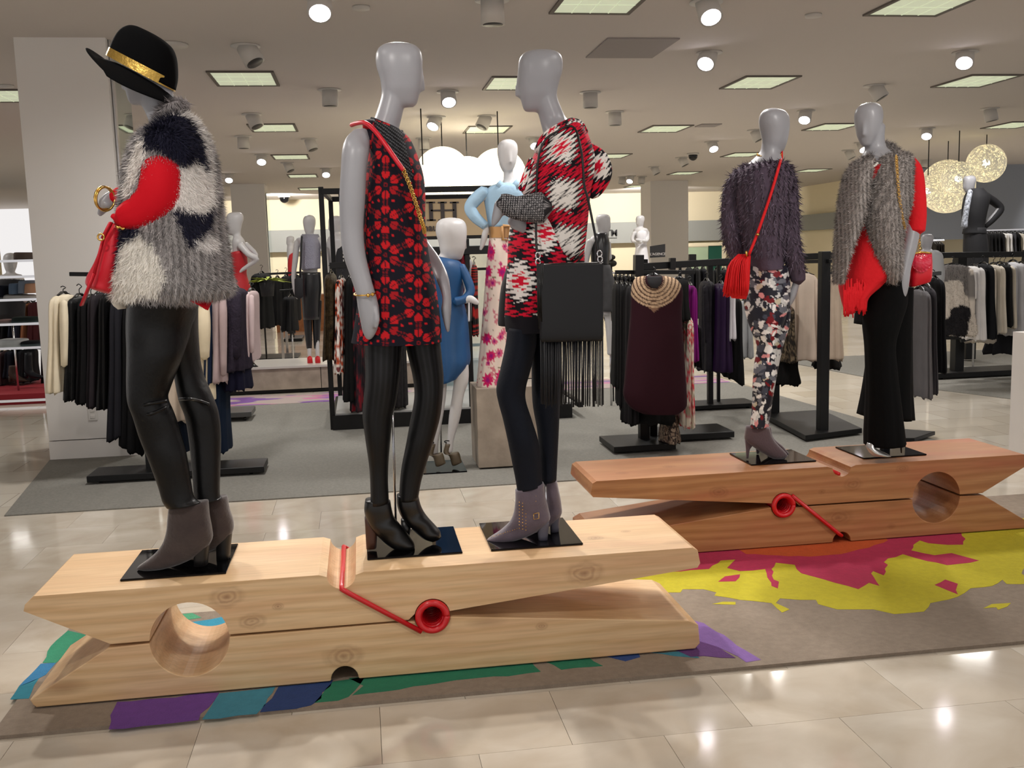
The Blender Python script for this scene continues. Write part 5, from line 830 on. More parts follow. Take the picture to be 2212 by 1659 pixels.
bgm((2095, 700), D, 'mannequin in dark embellished jacket with hand on hip above the right clothing rack', (2094, 379, 416, 178), [(2085, 400, 2106, 400, .045), (2090, 412, 2104, 412, .045), (2090, 422, 2124, 420, .07), (2088, 470, 2118, 470, .08), (2090, 550, 2122, 550, .09)], [[(2128, 425, 8, -.05), (2150, 440, 7, -.08), (2160, 452, 7, -.08), (2140, 475, 6, -.06), (2120, 490, 5, -.04), (2127, 500, 4.5, -.04)]],
    [('jacket', M_dk, [(2092, 408, 2122, 406, .1), (2083, 430, 2136, 426, .15), (2079, 460, 2130, 460, .15), (2082, 490, 2125, 490, .13), (2080, 505, 2130, 505, .14)]), ('jacket_sleeve', M_dk, ['t', (2128, 424, 10, -.03), (2150, 438, 9, -.08), (2161, 452, 8, -.08), (2144, 474, 7, -.06), (2126, 490, 6, -.04)]), ('patterned_scarf', mat('speckled_scarf', (150, 155, 165), .8, var=.8, bscale=200), ['t', (2096, 412, 5, .13), (2090, 440, 6, .16), (2085, 470, 6, .16), (2083, 490, 7, .16)]), ('dark_skirt', M_dk, [(2084, 492, 2128, 492, .13), (2082, 540, 2133, 540, .15), (2084, 600, 2132, 600, .15)])], col=M_mann, rod=(2108, 590))
D = 9.7
bgm((2005, 860), D, 'grey mannequin in pale grey collared shirt behind the red quilted bag', (2003, 505, 540, 180), [(1994, 528, 2012, 528, .045), (1996, 540, 2012, 540, .045), (1985, 548, 2030, 546, .12), (1988, 600, 2030, 600, .12), (1990, 660, 2028, 660, .13)], [[(2028, 555, 8, 0), (2034, 590, 7, 0), (2030, 630, 6, 0)]], [('grey_shirt', mat('pale_grey_cloth', (165, 168, 172), .85), [(1994, 540, 2020, 540, .09), (1984, 555, 2034, 552, .14), (1984, 600, 2036, 600, .14), (1986, 640, 2034, 640, .13)])], col=M_mann, rod=(2010, 650))
bgm((25, 760), 11.6, 'pale mannequin head and shoulders behind the glass shelves at the left edge', (22, 546, 590, 40), [(12, 575, 34, 575, .05), (14, 590, 32, 590, .05), (-4, 600, 50, 598, .13), (-2, 640, 48, 640, .12)], [[(48, 610, 8, 0), (54, 650, 7, 0)]], [('dark_top', M_dk, [(0, 598, 46, 597, .12), (-8, 620, 54, 618, .15), (-4, 690, 52, 690, .14)])], rod=(25, 680, .12))
# ------------------------------------------------------------------ clothing racks
def cloth(rgb, rough=.85, bump=.12, var=.08, metal=0, bs=25): 
    return mat('cloth_%d_%d_%d_%d' % (rgb+(int(rough*100),)), tuple(int(v*.8) if max(rgb) < 90 else v for v in rgb), rough, metal, bump=bump, bscale=bs, var=var, spec=.2)
M_hang = mat('black_hanger', (14, 14, 15), .3)
def garment(label, name, cat, xl, xr, yt, yb, D, m, group=None, hd=.2, style='side', hook=14, colf=None, slv=0, flare=.12, bot=0, do=0):
    """one hanging garment with its hanger; edge-on ('side') or facing the aisle ('front')"""
    w = (xr-xl)*(.9 if style == 'side' else 1); xc = (xl+xr)/2; xl = xc-w/2; xr = xc+w/2; h = yb-yt
    e = empty(name, tuple(P(xc, yt, D)), label, cat, group); e['_w'] = list(P(xc, yt, D))
    if style == 'side': pr = [(xc-w*.16, yt, xc+w*.16, yt, hd*.35, do), (xc-w*.34, yt+h*.03, xc+w*.34, yt+h*.03, hd*.8, do), (xc-w*.44, yt+h*.12, xc+w*.44, yt+h*.12, hd, do), (xc-w*.46, yt+h*.5, xc+w*.46, yt+h*.5, hd, do), (xl-w*flare/2, yb-h*.04+bot, xr+w*flare/2, yb-h*.04, hd*1.1, do), (xl-w*flare*.3, yb+bot, xr+w*flare*.3, yb, hd*1.0, do)]
    else: pr = [(xc-w*.16, yt, xc+w*.16, yt, .03, do), (xc-w*.40, yt+h*.04, xc+w*.40, yt+h*.04, .05, do), (xc-w*.47, yt+h*.14, xc+w*.47, yt+h*.14, .07, do), (xc-w*.45, yt+h*.5, xc+w*.45, yt+h*.5, .085, do), (xl-w*flare/2, yb-h*.05+bot, xr+w*flare/2, yb-h*.05, .10, do), (xl-w*flare*.2, yb+bot, xr+w*flare*.2, yb, .09, do)]
    k = int(rng.integers(5, 9))
    b = MB().prof(pr, D, n=(96 if colf else 56), sub=(16 if colf else 6), ex=2.2, fold=(k, .02, .12, rng.random()*6), colf=colf, hem=.012+.012*rng.random()); gm = b.build('fabric', M_attr if colf else m, e)
    if slv:
        for sd in ((1,) if style == 'side' else (-1, 1)):
            x0 = xc+(0 if style == 'side' else sd*w*.40); dd = do+(hd*.75 if style == 'side' else .02); r_ = (w*.26 if style == 'side' else w*.11)
            MB().tube([(x0, yt+h*.08, r_*.9, dd), (x0+sd*w*.03, yt+h*.3, r_, dd+.02), (x0+sd*w*.05, yt+h*slv, r_*.75, dd+.02)], D, n=20, sub=5, fold=(4, .02, .06, rng.random()*6), colf=colf).build('sleeve', M_attr if colf else m, e)
    g = MB(); ct_ = P(xc, yt-3, D-do)
    hk = hook*mpp(D); g.wire([ct_, ct_+[0, 0, hk*.55], ct_+[.018, 0, hk*.8], ct_+[.0, 0, hk*1.05], ct_+[-.016, 0, hk*.9]], .0035, 6, sub=3)
    if style == 'side': g.bar(ct_-FH*hd*.7-[0, 0, .035], ct_-FH*.02+[0, 0, .008], .02, .012).bar(ct_+FH*hd*.7-[0, 0, .035], ct_+FH*.02+[0, 0, .008], .02, .012)
    else: g.bar(P(xc-w*.36, yt+h*.03, D), ct_, .014, .02).bar(P(xc+w*.36, yt+h*.03, D), ct_, .014, .02)
    g.build('hanger', M_hang, gm); return e
def rackparts(label, loc, parts):
    e = empty('clothing_rack', tuple(loc), label, 'clothing rack'); e['_w'] = list(loc)
    for nm, fn, m in parts: 
        b = MB(); fn(b); o = b.build(nm, m, e, smooth=False); bevel(o, .003, 1)
    return e
def hb(x0, x1, y, D, w=.03, D2=None): return lambda b: b.bar(P(x0, y, D), P(x1, y if not isinstance(D2, tuple) else D2[1], D2 if D2 and not isinstance(D2, tuple) else (D2[0] if D2 else D)), w)
def post(x, yb, yt, w=.05, z0_=.02, d=None):
    p = Z(x, yb, 0); D_ = float(p@FH); t = P(x, yt, D_); return lambda b: b.box((p[0]-w/2, p[1]-w/2, z0_), (p[0]+w/2, p[1]+w/2, t[2]))
def base(x0, x1, y0, y1, z1=.07, z0_=.025): return lambda b: b.box((x0, y0, z0_), (x1, y1, z1))
def casters(x0, x1, y0, y1):
    def f(b):
        for x in (x0+.05, x1-.05):
            for y in (y0+.05, y1-.05): b.disc((x-.012, y, .026), (1, 0, 0), .024, .024, 14)
    return f
G = garment; bk_ = (20, 20, 22)
# rack behind the front-left mannequin
DA = 7.35
rackparts('black T-stand clothing rack behind the fur vest mannequin, by the white pillar', (-1.7, 7.5, 0), [('hanging_bar', lambda b: b.bar(P(151, 592, DA), P(300, 594, DA), .03, .03), M_black), ('hanging_bar', lambda b: b.bar(P(400, 590, DA), P(500, 592, DA), .03, .03), M_black), ('cross_bar', lambda b: b.bar(P(280, 594, DA), P(420, 590, DA), .03), M_black), ('post', post(326, 1030, 585), M_black), ('base', base(-1.98, -.75, 7.3, 7.62), M_black), ('caster', casters(-1.95, -.8, 7.32, 7.6), M_blackg)])
G('cream ruffled blouse at the left end of the rack by the white pillar', 'blouse', 'blouse', 118, 156, 636, 840, 7.2, cloth((226, 214, 188), .5), 'clothes on the pillar rack', .2, slv=.75, flare=.25)
G('black sequinned fringed top next to the cream blouse', 'fringed_shirt', 'top', 158, 186, 640, 855, 7.25, cloth(bk_, .5, .5, .3), 'clothes on the pillar rack', hook=22)
G('black fringed dress second from the cream blouse', 'fringed_dress', 'dress', 182, 212, 642, 862, 7.28, cloth((17, 16, 18), .8, .4), 'clothes on the pillar rack', hook=22)
G('charcoal dress under the red hobo bag', 'charcoal_dress', 'dress', 204, 232, 632, 870, 7.3, cloth((52, 46, 50)), 'clothes on the pillar rack')
G('glossy black dress right of the charcoal one under the red bag', 'black_dress', 'dress', 226, 252, 630, 875, 7.3, cloth(bk_, .35), 'clothes on the pillar rack')
G('dark slate long dress beside the fur vest hem', 'long_dress', 'dress', 246, 284, 640, 930, 7.32, cloth((38, 38, 46)), 'clothes on the pillar rack', bot=15)
G('black ragged-hem long dress behind the coated trousers', 'ragged_dress', 'dress', 270, 318, 645, 975, 7.38, cloth((16, 16, 18)), 'clothes on the pillar rack', bot=-30)
fr = MB()
for k in range(40): x = 160+k*1.35; fr.bar(P(x, 845, 7.2), P(x+rng.normal(0, 1), 862+rng.random()*14, 7.2), .006, .003, up=tuple(FH))
tag(fr.build('hem_fringe', cloth((18, 17, 18)), loc=tuple(P(185, 850, 7.2))), 'black fringe hanging at the hem of the tops next to the cream blouse', 'fringe', kind='stuff')
G('cream long blouse between the legs and right of the fur vest mannequin', 'cream_dress', 'dress', 408, 470, 640, 858, 7.3, cloth((228, 214, 184), .6), 'clothes right of the fur vest', slv=.6)
G('blush sleeve top under the cream blouse right of the fur vest mannequin', 'blush_shirt', 'top', 355, 412, 700, 902, 7.5, cloth((205, 188, 170), .7), 'clothes right of the fur vest')
G('navy garment edge between cream blouse and dusty pink knit', 'navy_shirt', 'top', 452, 476, 636, 820, 7.36, cloth((28, 48, 82)), 'clothes right of the fur vest')
G('dusty pink long-sleeved knit beside the plum jacket', 'pink_knit', 'knit', 462, 500, 632, 818, 7.4, cloth((176, 156, 156)), 'clothes right of the fur vest', slv=.95)
G('plum tweed jacket with layered hem right of the white fur vest', 'tweed_jacket', 'jacket', 478, 538, 622, 795, 7.5, cloth((58, 50, 66), .95, .5, .25, bs=60), 'clothes right of the fur vest', slv=.85)
G('navy pleated layer showing under the plum tweed jacket', 'navy_skirt', 'skirt', 486, 540, 740, 836, 7.56, cloth((24, 24, 52)), 'clothes right of the fur vest')
G('pale pink top edge right of the plum tweed jacket', 'pale_pink_shirt', 'top', 530, 556, 628, 775, 7.7, cloth((200, 180, 180)), 'clothes right of the fur vest', slv=.9)
G('navy wide trousers hanging low behind the coated black trousers', 'navy_trousers', 'trousers', 452, 492, 820, 972, 7.45, cloth((16, 36, 62)), 'clothes right of the fur vest')
G('navy skirt seen between the black-trousered legs', 'dark_skirt', 'skirt', 352, 410, 870, 972, 7.6, cloth((18, 34, 58)), 'clothes right of the fur vest')
# second small base behind
rackparts('low grey wheeled stand foot behind the navy trousers', (-1.3, 10.0, 0), [('base', base(-1.62, -1.1, 9.85, 10.25, .10, .05), mat('grey_metal', (92, 92, 92), .35, .6)), ('caster', casters(-1.6, -1.12, 9.87, 10.2), M_blackg)])
# low platform with plinth boards
lp = empty('display_platform', (-1, 12.2, 0), 'long low weathered-wood platform behind the racks at left', 'platform'); lp['_w'] = [-1, 12.2, 0]
for k in range(5):
    x0 = -2.4+.95*k; MB().box((x0+.004, 11.85, .05), (x0+.946, 12.75, .30)).build('platform_panel', M_vene, lp, smooth=False)
MB().box((-2.4, 11.83, .30), (2.35, 12.77, .325)).build('platform_top', mat('platform_top_light', (190, 186, 180), .3), lp, smooth=False); MB().box((-2.35, 11.9, .009), (2.3, 12.7, .05)).build('recessed_base', M_black, lp, smooth=False)
# nesting tables behind
tb = empty('metal_table', tuple(Z(570, 785)), 'polished metal table with glass top behind the platform at left', 'table'); tb['_w'] = list(Z(570, 785))
q0 = Z(530, 782); x0, y0 = q0[0], q0[1]
MB().box((x0, y0, .74), (x0+.62, y0+1.0, .78)).build('tabletop', mat('steel_top', (150, 155, 158), .2, .7), tb, smooth=False)
for dx in (.02, .58):
    for dy in (.02, .96): MB().box((x0+dx-.02, y0+dy-.02, .03), (x0+dx+.02, y0+dy+.02, .74)).build('leg', M_chrome, tb, smooth=False)
MB().box((x0+.0, y0+.1, .009), (x0+.8, y0+.9, .03)).build('base_plate', M_black, tb, smooth=False)
wc = tag(MB().box((x0-1.3, y0+.6, 0), (x0-.05, y0+1.5, .7)).box((x0-1.32, y0+.58, .22), (x0-.03, y0+1.5, .225)).build('white_cabinet', M_wallw, smooth=False, loc=(x0, y0, 0)), 'white low display cabinet left of the polished metal table', 'cabinet')
G('black jacket draped on a stand on top of the metal table', 'black_jacket', 'jacket', 540, 590, 590, 706, 13.4, cloth((18, 19, 20)), 'black clothes behind the platform', style='side', hd=.25)
tag(MB().wire([P(565, 590, 13.4), tuple(P(565, 590, 13.4)[:2])+(.01,)], .012).build('coat_stand', M_black, loc=tuple(P(565, 650, 13.4))), 'thin black stand pole under the black jacket above the metal table', 'stand')
for i, (a, b_, t, c_, D_) in enumerate(((586, 612, 600, 700, 14.2), (606, 630, 596, 694, 14.4), (624, 648, 592, 690, 14.6), (610, 642, 640, 712, 13.8))):
    G(('leftmost', 'second', 'third', 'low')[i]+' black garment on the far rack left of the sequin-top mannequin', 'black_garment', 'garment', a, b_, t, c_, D_, cloth((20+i*3, 20+i*3, 23+i*3)), 'black clothes behind the platform')
rackparts('dark clothing stand far behind, left of the sequin-top mannequin', tuple(Z(632, 735)), [('post', post(632, 735, 590, .08), M_black), ('hanging_bar', lambda b: b.bar(P(575, 592, 14.2), P(660, 588, 14.9), .03), M_black), ('arm', lambda b: b.bar(P(604, 628, 13.8), P(650, 626, 13.9), .03), M_black), ('arm', lambda b: b.bar(P(632, 626, 13.85), P(632, 622, 14.4), .03), M_black), ('base', lambda b: b.box(tuple(Z(612, 738, .01)), tuple(Z(655, 733, .01)+vec([0, .5, .05]))), M_black)])
pt = empty('potted_fern', tuple(P(578, 612, 13.1)), 'yellow-green leafy plant above the black jacket', 'plant'); pt['_w'] = list(P(578, 612, 13.1)); lf = MB(); M_leaf = mat('leaf', (150, 165, 50), .6)
for k in range(16):
    a = k/16*6.28; c = P(578, 604, 13.1); d = np.array([math.cos(a), math.sin(a)*.6, .25-.35*rng.random()]); s = np.cross(d, [0, 0, 1.0]); s /= np.linalg.norm(s); L_ = .2+.15*rng.random()
    LF = MB().raw([c, c+d*L_*.5+s*.025, c+d*L_-vec([0, 0, .03]), c+d*L_*.5-s*.025], [(0, 1, 2, 3)]); LF.build('leaf', M_leaf, pt)
MB().disc(P(578, 640, 13.1), (0, 0, 1), .08, .18, 16, .1).build('pot', M_dk, pt)
wd = Z(640, 728); tag(MB().box((wd[0]-.5, wd[1]+1.5, 0), (wd[0]+.75, wd[1]+2.0, .8)).build('wooden_chest', mat('orange_wood', (150, 92, 48), .5, var=.2), smooth=False, loc=tuple(wd)), 'low orange-brown wooden chest far behind, under the black clothes', 'cabinet')
# black square frame fixture
YF = 9.12; DF = lambda x, y: YP(x, y, YF)
fe = empty('frame_fixture', (.8, YF, 0), 'tall black square-frame clothing fixture behind the floral-dress mannequin', 'clothing rack'); fe['_w'] = [.8, YF, 0]
def fb(nm, a, b_, w=.045, m=M_black, dy=0, dy2=0): o = MB().bar(a+vec([0, dy, 0]), b_+vec([0, dy2, 0]), w).build(nm, m, fe, smooth=False); return bevel(o, .003, 1)
x0 = -.30; zt = float(DF(683, 404)[2]); XR = 2.0
def V3(x, y, z): return vec([x, y, z])
fb('post', V3(x0, YF, 0), V3(x0, YF, zt)); fb('post', V3(x0+.05, YF+1.2, .1), V3(x0+.05, YF+1.2, zt-.02)); fb('post', V3(.98, YF, .1), V3(.98, YF, 1.7)); fb('post', V3(1.4, YF, .1), V3(1.4, YF, zt)); fb('post', V3(1.28, YF+.1, .1), V3(1.28, YF+.1, 1.7))
fb('top_rail', V3(x0, YF, zt-.04), V3(1.4, YF, zt-.04), .05); fb('top_rail', V3(x0+.05, YF+1.2, zt-.04), V3(1.4, YF+1.2, zt-.04), .05); fb('side_rail', V3(x0+.02, YF, zt-.04), V3(x0+.05, YF+1.2, zt-.04), .04)
p1 = DF(735, 420); p2 = DF(737, 572); fb('slotted_post', V3(p1[0], YF+.03, zt-.05), V3(p1[0]+.02, YF+.03, p2[2]), .035); fb('shelf_arm', DF(712, 574), DF(760, 572), .055, dy=.02, dy2=.02)
sl_ = MB()
for k in range(18): z = zt-.1-k*.033; sl_.box((p1[0]-.004, YF+.008, z), (p1[0]+.004, YF+.012, z+.018))
sl_.build('slots', M_white, fe, smooth=False)
z1 = float(DF(960, 542)[2]); fb('lower_rail', V3(x0+.6, YF, z1+.12), V3(1.4, YF, z1+.12), .03); fb('lower_rail', V3(x0+.6, YF, z1), V3(1.4, YF, z1), .075); fb('hanging_rail', V3(.7, YF+.3, 1.42), V3(1.4, YF+.3, 1.42), .025); fb('side_rail', V3(x0, YF+.02, .62), V3(x0, YF+1.2, .62), .03); fb('back_rail', V3(x0, YF+1.2, .62), V3(1.4, YF+1.2, .62), .03)
o = MB().box((x0-.0, YF-.06, .0085), (XR-.08, YF+1.25, .14)).build('base', M_black, fe, smooth=False); MB().box((x0+.03, YF-.03, .14), (XR-.05, YF+1.2, .155)).build('base_top', mat('grey_board', (150, 150, 148), .4), fe, smooth=False)
fb('base_edge', V3(XR, YF-.07, .13), V3(XR, YF+1.25, .13), .05)
gp = MB().box((.6, YF+1.15, .15), (1.4, YF+1.16, 1.65)).build('glass_back', M_glass, fe, smooth=False)
# HH sign
sg = empty('fixture_sign', tuple(DF(975, 470)), 'beige sign panel reading HH haute on the black frame', 'sign'); s0 = DF(905, 431); s1_ = DF(1062, 508); sg['_w'] = list(DF(975, 470))
MB().box((s0[0], YF-.01, s1_[2]), (s1_[0], YF+.02, s0[2])).build('panel', mat('beige_panel', (188, 165, 130), .7), sg, smooth=False)
def text(s, size, c, m, parent, depth=.004, rotz=0.0, tilt=0, bold=0, sx=1):
    cu = bpy.data.curves.new('lettering', 'FONT'); cu.body = s; cu.size = size; cu.extrude = depth; cu.align_x = 'CENTER'; cu.align_y = 'CENTER'; cu.offset = bold
    t = bpy.data.objects.new('lettering_curve', cu); col.objects.link(t); bpy.context.view_layer.update()
    me = bpy.data.meshes.new_from_object(t.evaluated_get(bpy.context.evaluated_depsgraph_get())); bpy.data.objects.remove(t)
    o = bpy.data.objects.new('lettering', me); col.objects.link(o); me.materials.clear(); me.materials.append(m); o.parent = parent
    pw = vec(parent['_w']) if '_w' in parent else vec([0, 0, 0]); o.location = tuple(vec(c)-pw); o.rotation_euler = (math.pi/2, 0, rotz); o.scale = (sx, 1, 1); return o
M_ink = mat('dark_lettering', (58, 50, 48), .6); k = MB()
def slab(b, xa, xb_, y0_, y1_): # serif H from pixel extents
    for x in (xa, xb_):
        A_ = DF(x, y0_); B_ = DF(x, y1_); b.box((A_[0]-.017, YF-.022, B_[2]), (A_[0]+.017, YF-.008, A_[2])); 
        for z in (A_[2]-.012, B_[2]): b.box((A_[0]-.04, YF-.022, z), (A_[0]+.04, YF-.008, z+.012))
slab(k, 930, 981, 436, 477)
A_ = DF(955, 436); B_ = DF(955, 477); k.box((A_[0]-.017, YF-.0225, B_[2]), (A_[0]+.017, YF-.008, A_[2])); [k.box((A_[0]-.04, YF-.0225, z), (A_[0]+.04, YF-.008, z+.012)) for z in (A_[2]-.012, B_[2])]
A_ = DF(930, 455); B_ = DF(981, 454); k.box((A_[0], YF-.022, A_[2]-.007), (B_[0], YF-.008, A_[2]+.007)); k.build('lettering', M_ink, sg, smooth=False)
text('haute', .088, DF(938, 492)+vec([0, -.02, 0]), M_ink, sg, bold=.002)
# clothes on the frame fixture
G('brown gold-sequinned top on the left end of the black frame', 'sequin_shirt', 'top', 701, 728, 590, 772, 9.0, cloth((70, 56, 34), .35, .9, .6, .3, 120), 'clothes on the black frame', slv=.8)
def flc(cols, sc_=16):
    cs = [lincol(*c) for c in cols]
    def f(U, W, p, px):
        n = (vnoise(p, sc_, 2)*.6+vnoise(p, sc_*2.3, 4)*.4); i = np.clip(((n-.25)/.5*len(cs)).astype(int), 0, len(cs)-1); return np.array(cs)[i]
    return f
G('white and rust floral blouse beside the sequinned top on the black frame', 'floral_blouse', 'blouse', 726, 748, 600, 800, 9.0, None, 'clothes on the black frame', colf=flc(((30, 28, 34), (190, 80, 50), (226, 216, 206), (232, 226, 220), (120, 60, 60))))
G('black long garment left of the floral dress arm', 'black_garment', 'garment', 744, 772, 598, 860, 9.05, cloth((19, 19, 20)), 'clothes on the black frame')
G('dark floral dress behind the raised grey forearm', 'dark_floral_dress', 'dress', 760, 790, 600, 880, 9.1, None, 'clothes on the black frame', colf=flc(((24, 22, 28), (28, 24, 30), (60, 30, 36), (120, 24, 36))))
G('burgundy patterned jacket behind the blue dress', 'burgundy_jacket', 'jacket', 985, 1012, 545, 705, 9.3, None, 'clothes on the black frame', colf=flc(((60, 14, 24), (110, 20, 34), (40, 14, 20)), 30), slv=.7)
G('white dotted top behind the blue dress shoulder', 'white_shirt', 'top', 1005, 1022, 560, 690, 9.35, cloth((205, 202, 204)), 'clothes on the black frame')
G('red and black striped top between the blue dress and the floral skirt', 'striped_shirt', 'top', 1014, 1034, 572, 720, 9.4, None, 'clothes on the black frame', colf=lambda U, W, p, px: np.where((np.sin(p[:, 2]*260) > .1)[:, None], lincol(170, 40, 36), lincol(24, 20, 22)))
G('dark lace dress hanging between the black-tights legs', 'lace_dress', 'dress', 838, 880, 640, 872, 9.2, cloth((38, 34, 36), .8, .6, .4, bs=120), 'clothes on the black frame')
# centre rack with beaded maroon dress
DC = 7.5
rackparts('black two-arm clothing rack carrying the beaded maroon dress', (2.1, 7.4, 0), [('post', post(1391, 965, 560, .075), M_black), ('post', lambda b: b.box((2.25, 7.62, .03), (2.31, 7.68, 1.45)), M_black), ('arm', lambda b: b.bar(P(1372, 577, DC), P(1620, 562, 7.9), .05), M_black), ('arm', lambda b: b.bar(P(1330, 588, 7.4), P(1500, 588, 7.6), .03), M_black), ('end_block', lambda b: b.bar(P(1370, 574, 7.42), P(1388, 574, 7.42), .16), M_black), ('end_block', lambda b: b.bar(P(1446, 570, 7.6), P(1458, 570, 7.6), .09), M_black), ('end_block', lambda b: b.bar(P(1488, 556, 7.9), P(1503, 556, 7.9), .05), M_black), ('base', base(1.86, 2.35, 7.27, 7.75), M_black), ('base', base(2.30, 2.95, 7.6, 8.0, .075), M_black)])
def bead(U, W, p, px):
    c = np.tile(lincol(38, 7, 18), (len(px), 1)); r = np.hypot((px[:, 0]-1413), (px[:, 1]-604)*1.0); m_ = (r < 60) & (px[:, 1] > 596) & (r > 20); m2 = (np.abs(px[:, 0]-1413) < 30-(px[:, 1]-650)*1.2) & (px[:, 1] > 650) & (px[:, 1] < 676)
    b_ = np.sin(r*.78) > -.45; n = .6+.7*rng.random(len(px)); c[m_ & b_] = (lincol(176, 150, 122)*n[:, None])[m_ & b_]; c[m_ & ~b_] = lincol(80, 60, 48); c[m2 & ~m_] = lincol(120, 92, 74); return c
me_ = empty('maroon_dress', tuple(P(1412, 600, 7.2)), 'maroon sleeveless dress with a gold beaded collar facing the aisle', 'dress'); me_['_w'] = list(P(1412, 600, 7.2))
dd_ = MB().prof([(1388, 596, 1438, 596, .03), (1372, 602, 1462, 604, .06), (1364, 625, 1474, 628, .08), (1362, 680, 1472, 680, .09), (1356, 750, 1476, 750, .10), (1350, 820, 1480, 820, .11), (1348, 855, 1482, 858, .11), (1362, 880, 1480, 880, .10), (1385, 892, 1465, 893, .09)], 7.2, n=170, sub=24, ex=2.6, fold=(4, .003, .02, .4), colf=bead).build('dress_body', M_attr, me_)
MB().wire([P(1412, 594, 7.2), P(1412, 586, 7.2), P(1416, 580, 7.2), P(1411, 577, 7.2)], .004, 6).bar(P(1386, 604, 7.22), P(1412, 593, 7.22), .02, .03).bar(P(1438, 604, 7.22), P(1412, 593, 7.22), .02, .03).build('hanger', M_hang, dd_)
MB().prof([(1397, 597, 1430, 597, .02, .09), (1400, 612, 1428, 612, .02, .1), (1408, 622, 1420, 622, .015, .1)], 7.2, n=20).build('neck_opening', M_dk, dd_)
for i, (a, b_, t, c_, D_, l) in enumerate(((1322, 1342, 612, 830, 7.75, 'leftmost black dress in the row left of the maroon dress'), (1332, 1352, 612, 870, 7.65, 'second black dress left of the maroon dress'), (1342, 1364, 614, 890, 7.55, 'third black dress left of the maroon dress'), (1346, 1376, 616, 905, 7.45, 'black dress directly left of the maroon dress'))):
    G(l, 'black_dress', 'dress', a, b_, t, c_, D_, cloth((17+2*i, 17+i, 18+2*i)), 'black dresses by the maroon dress')
G('black scalloped-hem dress hanging behind the maroon dress', 'scalloped_dress', 'dress', 1348, 1448, 640, 910, 7.45, cloth((14, 14, 16)), 'black dresses by the maroon dress', style='front')
G('black short-sleeved top behind the beaded collar', 'black_shirt', 'top', 1445, 1488, 602, 690, 7.5, cloth((15, 15, 16)), None, style='front')
G('cream and rose floral dress right of the maroon dress', 'floral_dress', 'dress', 1466, 1496, 680, 914, 7.6, None, None, colf=flc(((206, 194, 176), (214, 204, 188), (180, 120, 120), (200, 60, 70), (212, 200, 184), (150, 140, 120)), 22))
G('bright magenta top right of the beaded collar', 'magenta_shirt', 'top', 1474, 1504, 615, 774, 7.9, cloth((110, 14, 100)))
G('brown floral trousers hanging low under the maroon dress', 'floral_trousers', 'trousers', 1424, 1466, 890, 948, 7.7, None, None, colf=flc(((110, 92, 80), (150, 130, 112), (60, 50, 48), (170, 150, 130)), 30))
G('black skirt edge under the magenta top', 'black_skirt', 'skirt', 1490, 1512, 700, 786, 8.1, cloth((18, 16, 20)))
se = empty('brand_sign', tuple(P(1421, 545, 7.5)), "small black sign reading L'AGENCE on the rack top", 'sign'); se['_w'] = list(P(1421, 545, 7.5)); q = MB()
a_ = P(1404, 532, 7.5); b_ = P(1437, 527, 7.56); c_ = P(1437, 555, 7.56); d_ = P(1404, 557, 7.5); bk2 = FH*.008
q.raw([a_, b_, c_, d_, a_+bk2, b_+bk2, c_+bk2, d_+bk2], [(3, 2, 1, 0), (4, 5, 6, 7), (0, 1, 5, 4), (1, 2, 6, 5), (2, 3, 7, 6), (3, 0, 4, 7)]); q.build('panel', mat('sign_black', (30, 27, 26), .3), se, smooth=False)
text("L'AGENCE", .026, P(1421, 549, 7.5)-FH*.004, mat('sign_silver', (170, 165, 160), .4), se, .001, rotz=-YAW+.05, bold=.0006)
# rack with purple garments
rackparts('black clothing rack with dark purple tops left of the red tassel bag', (3.2, 9.1, 0), [('post', post(1534, 884, 560, .05), M_black), ('post', post(1552, 880, 560, .03), M_black), ('hanging_bar', lambda b: b.bar(P(1510, 566, 9.2), P(1660, 558, 9.5), .035), M_black), ('base', base(3.0, 3.75, 9.05, 9.4, .06), M_black), ('caster', casters(3.02, 3.72, 9.07, 9.36), M_blackg)])
G('black lace top on the purple rack', 'lace_shirt', 'top', 1508, 1545, 606, 796, 9.1, cloth((20, 16, 26), .7, .6, .4), 'clothes on the purple rack', style='side', slv=.7)
G('dark violet silk top on the purple rack', 'violet_shirt', 'top', 1534, 1580, 612, 798, 9.0, cloth((40, 16, 56), .5), 'clothes on the purple rack', style='side')
G('white blouse with ribbon tie behind the red tassel', 'white_blouse', 'blouse', 1566, 1584, 620, 728, 8.95, cloth((206, 202, 206)), 'clothes on the purple rack')
G('long black dress under the red tassel bag', 'long_black_dress', 'dress', 1560, 1602, 640, 828, 9.1, cloth((17, 17, 19)), 'clothes on the purple rack', style='side', bot=-20)
G('light grey dress between the tassel bag and the floral trousers', 'grey_dress', 'dress', 1596, 1622, 650, 768, 9.9, cloth((168, 170, 172)), 'clothes on the purple rack')
for i in range(6): G(('first', 'second', 'third', 'fourth', 'fifth', 'sixth')[i]+' dark suit garment from the left on the far rack in front of the pillar', 'dark_garment', 'garment', 1480+i*15, 1497+i*15, 578+i, 690-4*(i % 3), 13.0+i*.05, cloth(((40, 42, 46), (60, 60, 60), (34, 36, 42), (78, 78, 76), (30, 30, 34), (44, 46, 50))[i]), 'dark garments on the far pillar rack')
rackparts('far clothing rail in front of the pillar', tuple(Z(1520, 760)), [('hanging_bar', lambda b: b.bar(P(1462, 574, 13.1), P(1580, 572, 13.1), .03), M_black), ('post', post(1470, 755, 574, .04), M_black), ('post', post(1572, 750, 574, .04), M_black)])
for i in range(7): G(('first', 'second', 'third', 'fourth', 'fifth', 'sixth', 'seventh')[i]+' dark garment from the left on the far rail right of the black handbag', 'dark_garment', 'garment', 1306+i*9, 1318+i*9, 596, 690, 12.5+.1*i, cloth(((30, 30, 32), (44, 44, 48), (24, 24, 26))[i % 3]), 'dark garments right of the handbag', hook=8)
